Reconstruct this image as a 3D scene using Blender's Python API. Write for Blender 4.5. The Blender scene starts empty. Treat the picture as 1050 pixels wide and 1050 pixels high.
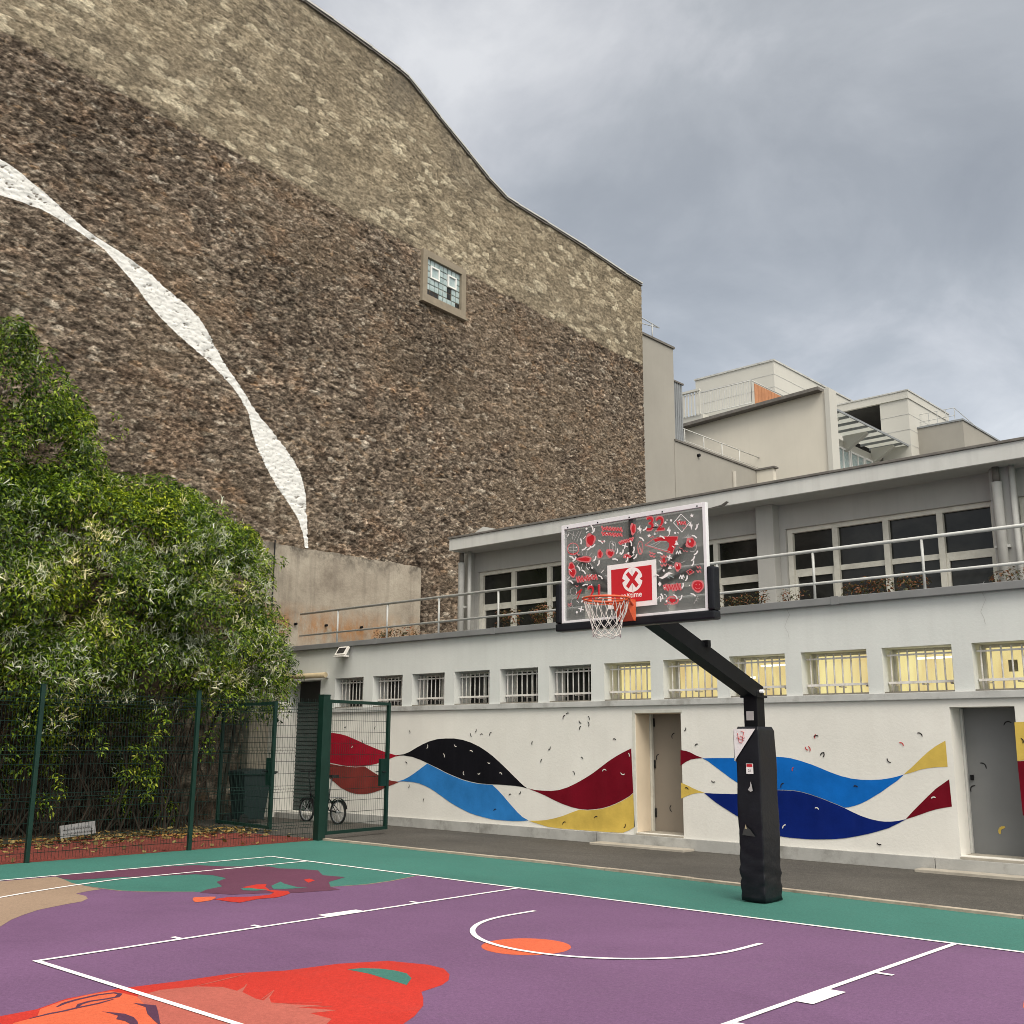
import bpy, math, random
import numpy as np
from mathutils import Vector, Matrix, noise as mnoise

random.seed(7)
RNG = np.random.default_rng(11)
SC = bpy.context.scene
COL = SC.collection
PI = math.pi

# ------------------------------------------------------------------ camera
CAM = np.array([6.181, -9.7782, 1.6777])
YAW, PITCH, ROLL, FPX = -0.7419, 0.2122, 0.0057, 1094.55


def cam_axes():
    cy, sy, cp, sp = math.cos(YAW), math.sin(YAW), math.cos(PITCH), math.sin(PITCH)
    f = np.array([sy * cp, cy * cp, sp])
    r = np.array([cy, -sy, 0.0])
    u = np.cross(r, f)
    r2 = r * math.cos(ROLL) + u * math.sin(ROLL)
    return r2, np.cross(r2, f), f


CR, CU, CF = cam_axes()


def at(px, py, axis, val):
    """the point of the plane axis=val that was surveyed at photo position px,py"""
    d = CF + CR * (px - 525) / FPX - CU * (py - 525) / FPX
    i = 'xyz'.index(axis)
    t = (val - CAM[i]) / d[i]
    return CAM + t * d


def on_plane(px, py, p0, n):
    d = CF + CR * (px - 525) / FPX - CU * (py - 525) / FPX
    p0 = np.array(p0, float); n = np.array(n, float)
    return CAM + d * (((p0 - CAM) @ n) / (d @ n))


cam = bpy.data.cameras.new('camera')
camo = bpy.data.objects.new('camera', cam)
COL.objects.link(camo)
cam.sensor_width = 36
cam.lens = FPX / 1050 * 36
cam.clip_start = 0.1
cam.clip_end = 2000
camo.matrix_world = Matrix(((CR[0], CU[0], -CF[0], CAM[0]), (CR[1], CU[1], -CF[1], CAM[1]),
                            (CR[2], CU[2], -CF[2], CAM[2]), (0, 0, 0, 1)))
SC.camera = camo

# ------------------------------------------------------------------ nodes helper


class NT:
    def __init__(self, name):
        self.m = bpy.data.materials.new(name)
        self.m.use_nodes = True
        self.t = self.m.node_tree
        self.t.nodes.clear()
        self.out = self.n('ShaderNodeOutputMaterial')

    def n(self, typ, **kw):
        nd = self.t.nodes.new(typ)
        for k, v in kw.items():
            setattr(nd, k, v)
        return nd

    def l(self, a, b):
        self.t.links.new(a, b)

    def val(self, sock, v):
        if hasattr(v, 'links') or hasattr(v, 'is_linked'):
            self.l(v, sock)
        else:
            sock.default_value = v

    def coords(self, scale=(1, 1, 1), kind='Object'):
        tc = self.n('ShaderNodeTexCoord')
        mp = self.n('ShaderNodeMapping')
        mp.inputs['Scale'].default_value = scale
        self.l(tc.outputs[kind], mp.inputs['Vector'])
        return mp.outputs[0]

    def noise(self, vec, scale, detail=4, rough=.55, dist=0.0):
        nd = self.n('ShaderNodeTexNoise')
        nd.inputs['Scale'].default_value = scale
        nd.inputs['Detail'].default_value = detail
        nd.inputs['Roughness'].default_value = rough
        nd.inputs['Distortion'].default_value = dist
        if vec is not None:
            self.l(vec, nd.inputs['Vector'])
        return nd

    def ramp(self, fac, stops, interp='LINEAR'):
        r = self.n('ShaderNodeValToRGB')
        r.color_ramp.interpolation = interp
        while len(r.color_ramp.elements) < len(stops):
            r.color_ramp.elements.new(0.5)
        for e, (p, c) in zip(r.color_ramp.elements, stops):
            e.position = p
            e.color = (c[0], c[1], c[2], 1) if hasattr(c, '__len__') else (c, c, c, 1)
        self.l(fac, r.inputs[0])
        return r.outputs[0]

    def mix(self, fac, a, b, mode='MIX'):
        m = self.n('ShaderNodeMix', data_type='RGBA', blend_type=mode)
        self.val(m.inputs[0], fac)
        for s, v in ((m.inputs[6], a), (m.inputs[7], b)):
            if isinstance(v, (tuple, list)):
                s.default_value = (v[0], v[1], v[2], 1)
            else:
                self.l(v, s)
        return m.outputs[2]

    def math(self, op, a, b=0.0, c=None, clamp=False):
        m = self.n('ShaderNodeMath', operation=op)
        m.use_clamp = clamp
        self.val(m.inputs[0], a)
        self.val(m.inputs[1], b)
        if c is not None:
            self.val(m.inputs[2], c)
        return m.outputs[0]

    def bump(self, h, strength=.3, dist=.02):
        b = self.n('ShaderNodeBump')
        b.inputs['Strength'].default_value = strength
        b.inputs['Distance'].default_value = dist
        self.l(h, b.inputs['Height'])
        return b.outputs[0]

    def bsdf(self, color, rough=.8, normal=None, spec=.3, metal=0.0):
        p = self.n('ShaderNodeBsdfPrincipled')
        if isinstance(color, (tuple, list)):
            p.inputs['Base Color'].default_value = (color[0], color[1], color[2], 1)
        else:
            self.l(color, p.inputs['Base Color'])
        self.val(p.inputs['Roughness'], rough)
        p.inputs['Specular IOR Level'].default_value = spec
        p.inputs['Metallic'].default_value = metal
        if normal is not None:
            self.l(normal, p.inputs['Normal'])
        return p

    def done(self, sh):
        self.l(sh.outputs[0] if hasattr(sh, 'outputs') else sh, self.out.inputs[0])
        return self.m


def paint(name, c, var=.12, scale=3.0, rough=.7, bump=.15, bscale=40, bdist=.004, spec=.3, streak=0.0,
          dirt=None, dirt_amt=.5, metal=0.0):
    t = NT(name)
    v = t.coords()
    n1 = t.noise(v, scale, 6, .6)
    lo = tuple(x * (1 - var) for x in c)
    hi = tuple(min(1, x * (1 + var)) for x in c)
    col = t.ramp(n1.outputs[0], [(.3, lo), (.7, hi)])
    if streak:
        vs = t.coords((2.2, 2.2, .12))
        ns = t.noise(vs, 2.5, 5, .65)
        f = t.ramp(ns.outputs[0], [(.48, 0.0), (.75, 1.0)])
        f = t.math('MULTIPLY', f, streak)
        d = dirt or tuple(x * .45 for x in c)
        col = t.mix(f, col, d)
    if dirt and not streak:
        nd = t.noise(v, scale * .6, 7, .7)
        f = t.math('MULTIPLY', t.ramp(nd.outputs[0], [(.5, 0.0), (.7, 1.0)]), dirt_amt)
        col = t.mix(f, col, dirt)
    nb = t.noise(v, bscale, 5, .6)
    nr = t.math('MULTIPLY_ADD', n1.outputs[0], .25, rough - .12)
    return t.done(t.bsdf(col, nr, t.bump(nb.outputs[0], bump, bdist), spec, metal))


# ------------------------------------------------------------------ materials
M = {}
M['white_wall'] = paint('white_wall_paint', (.74, .728, .688), .06, .9, .85, .35, 22, .008, .2, .14, (.58, .555, .50))
M['grey_wall'] = paint('pale_grey_render', (.625, .645, .632), .06, .8, .85, .35, 22, .008, .2, .20, (.47, .475, .46))
M['upper_wall'] = paint('grey_beige_render', (.40, .40, .385), .07, .8, .85, .25, 30, .006, .2, .22, (.24, .24, .23))
M['ledge'] = paint('ledge_concrete', (.47, .475, .465), .12, 3, .9, .3, 30, .006, .2, .0, (.2, .19, .17), .8)
M['plinth'] = paint('plinth_concrete', (.40, .40, .385), .12, 3, .9, .3, 40, .006, .2, 0, (.17, .165, .15), .7)
M['sill_dark'] = paint('dirty_sill', (.20, .185, .16), .3, 8, .9, .3, 40, .006)
M['cap'] = paint('cap_metal_grey', (.20, .205, .21), .1, 2, .6, .1, 30, .003, .3)
M['fascia'] = paint('fascia_paint', (.57, .575, .56), .07, 1.2, .75, .15, 30, .004, .25, .25, (.33, .33, .32))
M['roof_edge'] = paint('roof_felt', (.15, .14, .13), .25, 6, .9, .3, 30, .006)
M['roof'] = paint('roof_gravel', (.20, .19, .18), .25, 6, .9, .3, 30, .006)
M['frame_cream'] = paint('cream_window_paint', (.62, .61, .55), .08, 6, .6, .1, 60, .002, .3, 0, (.35, .33, .28), .4)
M['bar_white'] = paint('white_bar_paint', (.72, .70, .67), .1, 10, .5, .1, 60, .002, .4, 0, (.35, .25, .18), .5)
M['pipe'] = paint('grey_pipe_paint', (.50, .505, .49), .08, 4, .6, .1, 40, .002, .35, .3, (.28, .27, .25))
M['rail_light'] = paint('galvanised_rail', (.44, .45, .445), .12, 8, .42, .1, 60, .002, .5, 0, (.35, .33, .3), .4, 0)
M['reveal_light'] = paint('reveal_painted_warm_light', (.66, .56, .43), .05, 2, .8, .1, 40, .003, .15, .1, (.5, .42, .33))  # cream colour holds the warm indoor light seen on the door reveal
M['door_grey'] = paint('grey_door_paint', (.175, .180, .182), .06, 1.5, .55, .1, 40, .002, .15, .12, (.2, .2, .2))
M['door_warm'] = paint('taupe_door_paint', (.25, .215, .175), .06, 1.5, .6, .1, 40, .002, .3)
M['shutter'] = paint('green_grey_shutter_paint', (.055, .072, .070), .18, 3, .55, .1, 40, .002, .35, .2, (.12, .12, .11))
M['black'] = paint('black_steel_paint', (.007, .0075, .009), .2, 6, .42, .1, 60, .002, .12)
M['rubber'] = paint('black_rubber', (.014, .014, .015), .2, 10, .7, .2, 60, .003, .3)
M['fence'] = paint('green_fence_coat', (.003, .025, .018), .15, 6, .45, .08, 60, .002, .4)
M['wire'] = paint('dark_green_wire_coat', (.007, .022, .018), .15, 6, .5, .05, 60, .001, .15)
M['alu'] = paint('white_aluminium', (.72, .72, .74), .05, 5, .4, .05, 60, .001, .5)
M['rim'] = paint('orange_rim_paint', (.62, .105, .04), .18, 12, .5, .1, 60, .002, .4, 0, (.25, .06, .03), .5)
M['net'] = paint('white_net_cord', (.55, .53, .50), .1, 30, .9, .1, 80, .002, .2)
M['white_sticker'] = paint('white_sticker', (.82, .80, .79), .03, 8, .5, .02, 60, .001, .4)
M['red_sticker'] = paint('red_sticker', (.50, .012, .020), .06, 8, .45, .02, 60, .001, .4)
M['pink_sticker'] = paint('pink_sticker', (.62, .17, .18), .08, 12, .5, .02, 60, .001, .4)
M['grey_sticker'] = paint('grey_outline_sticker', (.42, .41, .40), .08, 12, .5, .02, 60, .001, .4)
M['cream_plaster'] = paint('cream_render', (.62, .59, .52), .05, .5, .9, .2, 30, .005, .2, .2, (.50, .48, .43))
M['grey_render'] = paint('grey_render_weathered', (.31, .297, .268), .10, .35, .9, .2, 30, .005, .2, .16, (.26, .25, .225))
M['white_panel'] = paint('white_cladding', (.50, .495, .46), .04, .4, .7, .1, 30, .003, .3, .1, (.5, .49, .46))
M['zinc'] = paint('zinc_sheet', (.23, .245, .26), .15, 2, .5, .1, 30, .003, .5)
M['dark_gap'] = paint('dark_soffit', (.05, .05, .05), .2, 2, .9)
M['rust_panel'] = paint('orange_wood_panel', (.40, .19, .10), .15, 3, .8, .2, 30, .004, .2, .3, (.25, .11, .06))
M['bin'] = paint('dark_bin_plastic', (.012, .024, .026), .15, 4, .5, .1, 40, .002, .4)
M['sign_white'] = paint('weathered_white_plate', (.20, .205, .21), .2, 12, .6, .1, 40, .002, .3, 0, (.25, .25, .25), .6)
M['awning'] = paint('beige_awning_cloth', (.45, .37, .24), .12, 6, .9, .2, 80, .003)
M['lens_dark'] = paint('dark_lamp_glass', (.02, .02, .022), .1, 6, .15, .0, 60, .001, .5)
M['petal'] = paint('rust_red_geranium', (.17, .038, .018), .6, 9, .8, .2, 40, .004)
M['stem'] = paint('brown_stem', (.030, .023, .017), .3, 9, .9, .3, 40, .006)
M['vent_white'] = paint('white_vent_frame', (.75, .75, .74), .05, 8, .5, .05, 60, .001)


def dark_glass():
    t = NT('dark_window_glass')
    v = t.coords()
    n = t.noise(v, 1.3, 5, .6, .6)
    col = t.ramp(n.outputs[0], [(.35, (.008, .009, .009)), (.75, (.040, .040, .037))])  # paler noise paints faint grey reflections into the pane colour
    n2 = t.noise(v, .5, 2, .5)
    return t.done(t.bsdf(col, .12, t.bump(n2.outputs[0], .05, .02), .3))


M['glass_dark'] = dark_glass()


def thin_glass():
    t = NT('clear_window_glass')
    tr = t.n('ShaderNodeBsdfTransparent')
    tr.inputs[0].default_value = (.86, .88, .87, 1)
    gl = t.n('ShaderNodeBsdfGlossy')
    gl.inputs['Roughness'].default_value = .05
    gl.inputs['Color'].default_value = (.5, .5, .5, 1)
    mx = t.n('ShaderNodeMixShader')
    mx.inputs[0].default_value = .06
    t.l(tr.outputs[0], mx.inputs[1]); t.l(gl.outputs[0], mx.inputs[2])
    return t.done(mx)


M['glass_clear'] = thin_glass()


def emit(name, c, s, var=.25, sc=(1.2, 1, .8)):
    t = NT(name)
    v = t.coords(sc)
    n = t.noise(v, 1.6, 4, .55, .3)
    col = t.ramp(n.outputs[0], [(.3, tuple(x * (1 - var) for x in c)), (.7, tuple(min(1, x * (1 + var)) for x in c))])
    e = t.n('ShaderNodeEmission')
    t.l(col, e.inputs[0])
    e.inputs[1].default_value = s
    return t.done(e)


M['lit_blind'] = emit('lit_frosted_blind', (.97, .69, .31), 1.35, .22, (1.5, 1, .6))
M['lit_tube'] = emit('fluorescent_tube', (1, .92, .70), 5.0, .02)


def frosted():
    t = NT('frosted_canopy_glass')
    a = t.n('ShaderNodeBsdfTranslucent'); a.inputs[0].default_value = (.72, .73, .70, 1)
    b = t.bsdf((.55, .55, .52), .4, None, .4)
    mx = t.n('ShaderNodeMixShader'); mx.inputs[0].default_value = .35
    t.l(a.outputs[0], mx.inputs[1]); t.l(b.outputs[0], mx.inputs[2])
    return t.done(mx)


M['frosted'] = frosted()


def board_glass():
    t = NT('tinted_backboard_glass')
    v = t.coords((1, 1, 1))
    n = t.noise(v, 2.0, 5, .6, .8)
    col = t.ramp(n.outputs[0], [(.35, (.13, .13, .122)), (.7, (.25, .25, .237))])
    p = t.bsdf(col, .25, None, .4)
    tl = t.n('ShaderNodeBsdfTranslucent'); tl.inputs[0].default_value = (.62, .62, .60, 1)
    m0 = t.n('ShaderNodeMixShader'); m0.inputs[0].default_value = .60
    t.l(p.outputs[0], m0.inputs[1]); t.l(tl.outputs[0], m0.inputs[2])
    tr = t.n('ShaderNodeBsdfTransparent')
    tr.inputs[0].default_value = (.85, .85, .85, 1)
    mx = t.n('ShaderNodeMixShader')
    mx.inputs[0].default_value = .36
    t.l(m0.outputs[0], mx.inputs[1]); t.l(tr.outputs[0], mx.inputs[2])
    return t.done(mx)


M['board'] = board_glass()


def stone_wall():
    t = NT('rubble_and_limestone_masonry')
    at_ = t.n('ShaderNodeAttribute'); at_.attribute_name = 'stone_tint'
    v = t.coords((1, 1, 1.9))
    g = t.noise(v, 9, 6, .75)
    col = t.mix(.8, at_.outputs['Color'], t.ramp(g.outputs[0], [(.3, .55), (.5, 1.0), (.7, 1.5)]), 'MULTIPLY')
    g2 = t.noise(v, 26, 3, .7)
    vs = t.coords((1, 1, 2.3))
    n3 = t.noise(vs, 11, 5, .8, .4)
    chip = t.ramp(n3.outputs[0], [(.34, .16), (.42, .62), (.50, 1.0), (.58, 1.22), (.66, 2.0)])
    sep_ = t.n('ShaderNodeSeparateXYZ'); t.l(t.coords(), sep_.inputs[0])
    low = t.ramp(t.math('SUBTRACT', sep_.outputs[2], 15.2), [(.3, 1.0), (.8, .55)])
    col = t.mix(low, col, t.mix(1.0, col, chip, 'MULTIPLY'))
    return t.done(t.bsdf(col, .95, t.bump(g2.outputs[0], .6, .02), .08))


M['stone'] = stone_wall()


def ribbon_paint():
    t = NT('white_paint_on_rubble')
    at_ = t.n('ShaderNodeAttribute'); at_.attribute_name = 'bare'
    v = t.coords((1, 1, 1.9))
    g = t.noise(v, 9, 6, .72)
    col = t.ramp(g.outputs[0], [(.30, (.34, .33, .31)), (.42, (.68, .68, .66)), (.6, (.78, .78, .765))])
    col = t.mix(t.ramp(at_.outputs['Fac'], [(.42, 0.0), (.75, 1.0)]), col, (.16, .14, .12))
    return t.done(t.bsdf(col, .9, t.bump(g.outputs[0], .4, .02), .1))


M['ribbon'] = ribbon_paint()


def concrete_old():
    t = NT('stained_old_concrete')
    v = t.coords()
    n = t.noise(v, .9, 7, .7)
    col = t.ramp(n.outputs[0], [(.3, (.20, .17, .138)), (.5, (.325, .287, .235)), (.72, (.42, .38, .315))])
    vs = t.coords((1.6, 1.6, .10)); ns = t.noise(vs, 2.6, 6, .7)
    col = t.mix(t.math('MULTIPLY', t.ramp(ns.outputs[0], [(.5, 0.0), (.7, 1.0)]), .5), col, (.17, .145, .12))
    sep = t.n('ShaderNodeSeparateXYZ'); t.l(v, sep.inputs[0])
    # rust runs along the low tie holes
    rz = t.math('SUBTRACT', 1.0, t.math('MULTIPLY', t.math('ABSOLUTE', t.math('SUBTRACT', sep.outputs[2], 4.35)), 1.7), None, True)
    rn = t.ramp(t.noise(t.coords((.9, .9, .35)), 2.2, 5, .7).outputs[0], [(.42, 0.0), (.58, 1.0)])
    col = t.mix(t.math('MULTIPLY', t.math('MULTIPLY', rz, rn), .75), col, (.33, .15, .045))
    tz = t.math('MULTIPLY', t.math('SUBTRACT', sep.outputs[2], 5.75), 2.2, None, True)
    tn = t.ramp(t.noise(v, 2.3, 6, .7).outputs[0], [(.45, 0.0), (.6, 1.0)])
    col = t.mix(t.math('MULTIPLY', t.math('MULTIPLY', tz, tn), .85), col, (.075, .065, .055))
    b = t.noise(v, 14, 6, .7)
    return t.done(t.bsdf(col, .95, t.bump(b.outputs[0], .7, .02), .15))


M['old_concrete'] = concrete_old()


def asphalt(name, c):
    t = NT(name)
    v = t.coords()
    g = t.noise(v, 60, 4, .7)
    big = t.noise(v, .5, 6, .65)
    col = t.ramp(big.outputs[0], [(.3, tuple(x * .72 for x in c)), (.7, tuple(x * 1.2 for x in c))])
    g3 = t.noise(v, 18, 5, .75)
    col = t.mix(.9, col, t.ramp(g.outputs[0], [(.3, .4), (.5, 1.0), (.7, 1.9)]), 'MULTIPLY')
    col = t.mix(.8, col, t.ramp(g3.outputs[0], [(.3, .6), (.5, 1.0), (.7, 1.45)]), 'MULTIPLY')
    wst = t.noise(t.coords((.5, 1.6, 1)), 1.1, 6, .7, .8)
    col = t.mix(t.math('MULTIPLY', t.ramp(wst.outputs[0], [(.52, 0.0), (.62, 1.0)]), .35), col, tuple(x * .55 for x in c))
    return t.done(t.bsdf(col, .92, t.bump(g.outputs[0], .5, .01), .25))


M['asphalt'] = asphalt('grey_asphalt', (.074, .069, .062))
M['kerb'] = paint('kerb_concrete', (.36, .31, .25), .2, 4, .9, .4, 40, .006, .2, 0, (.16, .12, .09), .7)
M['slab'] = paint('pale_slab_concrete', (.38, .35, .30), .15, 4, .9, .3, 40, .006)
M['red_ground'] = asphalt('red_sports_ground', (.155, .034, .026))


def court(name, c, var=.1):
    t = NT(name)
    v = t.coords()
    big = t.noise(v, .45, 6, .62, .4)
    vs = t.coords((.35, 2.4, 1)); s = t.noise(vs, 1.2, 6, .65, .5)
    g = t.noise(v, 120, 3, .7)
    col = t.ramp(big.outputs[0], [(.3, tuple(x * (1 - var) for x in c)), (.7, tuple(x * (1 + var) for x in c))])
    col = t.mix(t.math('MULTIPLY', t.ramp(s.outputs[0], [(.5, 0.0), (.72, 1.0)]), .22), col, tuple(x * .72 + .015 for x in c))
    sp = t.noise(v, 7, 4, .75)
    col = t.mix(t.math('MULTIPLY', t.ramp(sp.outputs[0], [(.7, 0.0), (.78, 1.0)]), .3), col, tuple(x * .75 + .09 for x in c))
    wr = t.noise(t.coords((1.1, .8, 1)), 2.3, 8, .72, 1.2)
    col = t.mix(t.math('MULTIPLY', t.ramp(wr.outputs[0], [(.56, 0.0), (.68, 1.0)]), .22), col, tuple(x * .78 + .03 for x in c))
    st_ = t.noise(t.coords((.7, .9, 1)), .9, 7, .68, .6)
    col = t.mix(t.math('MULTIPLY', t.ramp(st_.outputs[0], [(.55, 0.0), (.66, 1.0)]), .20), col, tuple(x * .62 for x in c))
    sc_ = t.noise(t.coords((14, .9, 1)), 3.0, 3, .6, .6)
    col = t.mix(t.math('MULTIPLY', t.ramp(sc_.outputs[0], [(.68, 0.0), (.74, 1.0)]), .16), col, tuple(x * .5 for x in c))
    g5 = t.noise(v, 34, 4, .75)
    col = t.mix(.5, col, t.ramp(g5.outputs[0], [(.3, .72), (.5, 1.0), (.7, 1.32)]), 'MULTIPLY')
    col = t.mix(.5, col, t.ramp(g.outputs[0], [(.3, .6), (.7, 1.4)]), 'MULTIPLY')
    return t.done(t.bsdf(col, .8, t.bump(g.outputs[0], .35, .004), .14))


M['c_green'] = court('court_green_paint', (.044, .148, .124))
M['c_purple'] = court('court_purple_paint', (.142, .076, .152))
M['c_maroon'] = court('court_plum_paint', (.104, .038, .068))
M['c_beige'] = court('court_beige_paint', (.27, .195, .142))
M['c_red'] = court('court_red_paint', (.42, .030, .021))
M['c_orange'] = court('court_orange_paint', (.54, .108, .050))
M['c_pink'] = court('court_pink_paint', (.37, .10, .078), .18)
M['c_dark'] = court('court_dark_line_paint', (.075, .030, .060))
M['c_line'] = paint('court_white_line_paint', (.80, .77, .78), .06, 5, .7, .2, 90, .003, .3, 0, (.5, .44, .48), .35)
WAVE = {
    'crimson': (.33, .008, .025), 'brick': (.20, .035, .030), 'black': (.008, .008, .011), 'blue': (.028, .185, .50),
    'wine': (.150, .005, .014), 'yellow': (.60, .43, .095), 'sky': (.006, .125, .47), 'navy': (.004, .016, .145)}
for k, c in WAVE.items():
    M['w_' + k] = paint('mural_' + k + '_paint', c, .20, 1.8, .75, .3, 25, .006, .06, .16, tuple(min(1, x * 1.25 + .012) for x in c))
M['confetti_dark'] = paint('confetti_black', (.015, .014, .015), .1, 5, .7)
M['confetti_white'] = paint('confetti_white', (.7, .69, .66), .05, 5, .7)
M['confetti_red'] = paint('confetti_red', (.5, .05, .05), .05, 5, .7)


def leaf(name, stops, trans=.35):
    t = NT(name)
    g = t.n('ShaderNodeNewGeometry')
    col = t.ramp(g.outputs['Random Per Island'], stops)
    v = t.coords()
    big = t.noise(v, .55, 3, .6)
    col = t.mix(.8, col, t.ramp(big.outputs[0], [(.34, (.42, .50, .45)), (.5, (.95, 1, 1)), (.64, (1.5, 1.3, .9))]), 'MULTIPLY')
    d = t.n('ShaderNodeBsdfPrincipled')
    t.l(col, d.inputs['Base Color']); d.inputs['Roughness'].default_value = .5; d.inputs['Specular IOR Level'].default_value = .3
    tr = t.n('ShaderNodeBsdfTranslucent')
    t.l(t.mix(1.0, col, (1.25, 1.3, .55), 'MULTIPLY'), tr.inputs[0])
    mx = t.n('ShaderNodeMixShader'); mx.inputs[0].default_value = trans
    t.l(d.outputs[0], mx.inputs[1]); t.l(tr.outputs[0], mx.inputs[2])
    return t.done(mx)


M['leaf'] = leaf('climber_leaf', [(0, (.011, .030, .006)), (.32, (.034, .075, .010)), (.56, (.095, .168, .014)), (.78, (.215, .320, .020)), (.95, (.37, .46, .045)), (1, (.42, .46, .12))])
M['bloom'] = leaf('cream_blossom', [(0, (.32, .34, .24)), (.5, (.56, .57, .46)), (1, (.80, .80, .72))], .25)
M['dry_leaf'] = leaf('dry_fallen_leaf', [(0, (.10, .06, .025)), (.5, (.20, .13, .045)), (1, (.33, .25, .10))], .1)


def glass_block():
    t = NT('ribbed_glass_block')
    v = t.coords((1, 1, 1))
    n = t.noise(v, 6, 4, .6)
    col = t.ramp(n.outputs[0], [(.3, (.25, .33, .34)), (.7, (.45, .54, .54))])
    return t.done(t.bsdf(col, .18, t.bump(n.outputs[0], .3, .02), .5))


M['glass_block'] = glass_block()

# ------------------------------------------------------------------ mesh builder


class MB:
    def __init__(self):
        self.v = []; self.f = []; self.mi = []; self.mats = []; self.sm = []

    def _m(self, m):
        if m is None:
            m = self.mats[0] if self.mats else None
        if m not in self.mats:
            self.mats.append(m)
        return self.mats.index(m)

    def face(self, pts, m=None, smooth=False):
        i = len(self.v)
        self.v += [tuple(float(c) for c in p) for p in pts]
        self.f.append(list(range(i, i + len(pts))))
        self.mi.append(self._m(m)); self.sm.append(smooth)

    def mesh(self, vs, fs, m=None, smooth=False):
        i = len(self.v); k = self._m(m)
        self.v += [tuple(float(c) for c in p) for p in vs]
        for f in fs:
            self.f.append([i + j for j in f]); self.mi.append(k); self.sm.append(smooth)

    def box(self, x0, x1, y0, y1, z0, z1, m=None, bev=0.0):
        if x0 > x1: x0, x1 = x1, x0
        if y0 > y1: y0, y1 = y1, y0
        if z0 > z1: z0, z1 = z1, z0
        vs = [(x, y, z) for x in (x0, x1) for y in (y0, y1) for z in (z0, z1)]
        if not bev:
            self.mesh(vs, [(0, 1, 3, 2), (4, 6, 7, 5), (0, 4, 5, 1), (2, 3, 7, 6), (0, 2, 6, 4), (1, 5, 7, 3)], m)
            return
        import bmesh
        bm = bmesh.new()
        bv = [bm.verts.new(v) for v in vs]
        for f in [(0, 1, 3, 2), (4, 6, 7, 5), (0, 4, 5, 1), (2, 3, 7, 6), (0, 2, 6, 4), (1, 5, 7, 3)]:
            bm.faces.new([bv[i] for i in f])
        bmesh.ops.bevel(bm, geom=list(bm.edges), offset=bev, segments=2, profile=.6, affect='EDGES')
        bm.verts.index_update()
        self.mesh([v.co for v in bm.verts], [[v.index for v in f.verts] for f in bm.faces], m)
        bm.free()

    def obox(self, p0, p1, w, h, m=None, up=(0, 0, 1)):
        """a bar of section w x h from p0 to p1"""
        p0 = Vector(p0); p1 = Vector(p1); d = (p1 - p0).normalized()
        s = d.cross(Vector(up))
        if s.length < 1e-4: s = d.cross(Vector((0, 1, 0)))
        s.normalize(); u = s.cross(d)
        vs = []
        for p in (p0, p1):
            for a, b in ((-1, -1), (1, -1), (1, 1), (-1, 1)):
                vs.append(p + s * (a * w / 2) + u * (b * h / 2))
        self.mesh(vs, [(3, 2, 1, 0), (4, 5, 6, 7), (0, 1, 5, 4), (1, 2, 6, 5), (2, 3, 7, 6), (3, 0, 4, 7)], m)

    def tube(self, pts, r, n=8, m=None, caps=True, closed=False):
        pts = [Vector(p) for p in pts]
        rs = r if hasattr(r, '__len__') else [r] * len(pts)
        vs = []; fs = []; prev = None
        k = len(pts)
        for i, p in enumerate(pts):
            if closed:
                d = (pts[(i + 1) % k] - pts[i - 1]).normalized()
            else:
                d = (pts[min(i + 1, k - 1)] - pts[max(i - 1, 0)]).normalized()
            if prev is None:
                a = Vector((0, 0, 1)) if abs(d.z) < .9 else Vector((1, 0, 0))
                s = d.cross(a).normalized()
            else:
                s = (prev - d * prev.dot(d)).normalized()
            prev = s; u = d.cross(s)
            for j in range(n):
                an = 2 * PI * j / n
                vs.append(p + (s * math.cos(an) + u * math.sin(an)) * rs[i])
        for i in range(k if closed else k - 1):
            for j in range(n):
                a = i * n + j; b = i * n + (j + 1) % n; i2 = (i + 1) % k
                fs.append((a, b, i2 * n + (j + 1) % n, i2 * n + j))
        self.mesh(vs, fs, m, n > 5)
        if caps and not closed:
            i0 = len(self.v) - len(vs)
            for rr in (list(range(n))[::-1], [(k - 1) * n + j for j in range(n)]):
                self.f.append([i0 + j for j in rr]); self.mi.append(self._m(m)); self.sm.append(False)

    def prism(self, pts, d, m=None):
        """a polygon extruded by vector d"""
        d = Vector(d); n = len(pts)
        a = [Vector(p) for p in pts]; b = [p + d for p in a]
        self.mesh(a + b, [list(range(n))[::-1], list(range(n, 2 * n))] + [(i, (i + 1) % n, n + (i + 1) % n, n + i) for i in range(n)], m)

    def build(self, name, m=None, parent=None):
        if m is not None and (not self.mats or self.mats == [None]):
            self.mats = [m]
        if m is not None and None in self.mats:
            self.mats[self.mats.index(None)] = m
        me = bpy.data.meshes.new(name)
        me.from_pydata(self.v, [], self.f)
        for k in self.mats:
            me.materials.append(k)
        me.polygons.foreach_set('material_index', self.mi)
        me.polygons.foreach_set('use_smooth', self.sm)
        me.update()
        o = bpy.data.objects.new(name, me)
        COL.objects.link(o)
        if parent is not None:
            o.parent = parent
            o.matrix_parent_inverse = Matrix.Identity(4)
            # meshes are written in world coordinates: shift into the parent's frame
            pm = parent_world(parent)
            me.transform(pm.inverted())
        return o


def parent_world(o):
    m = o.matrix_basis.copy()
    while o.parent is not None:
        o = o.parent
        m = o.matrix_basis @ m
    return m


def tag(o, label=None, cat=None, group=None, kind=None):
    if label: o['label'] = label
    if cat: o['category'] = cat
    if group: o['group'] = group
    if kind: o['kind'] = kind
    return o


def thing(name, label, cat, loc=(0, 0, 0), rz=0.0, group=None):
    o = bpy.data.objects.new(name, None)
    o.empty_display_size = .3
    o.location = loc; o.rotation_euler = (0, 0, rz)
    COL.objects.link(o)
    return tag(o, label, cat, group)


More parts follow.
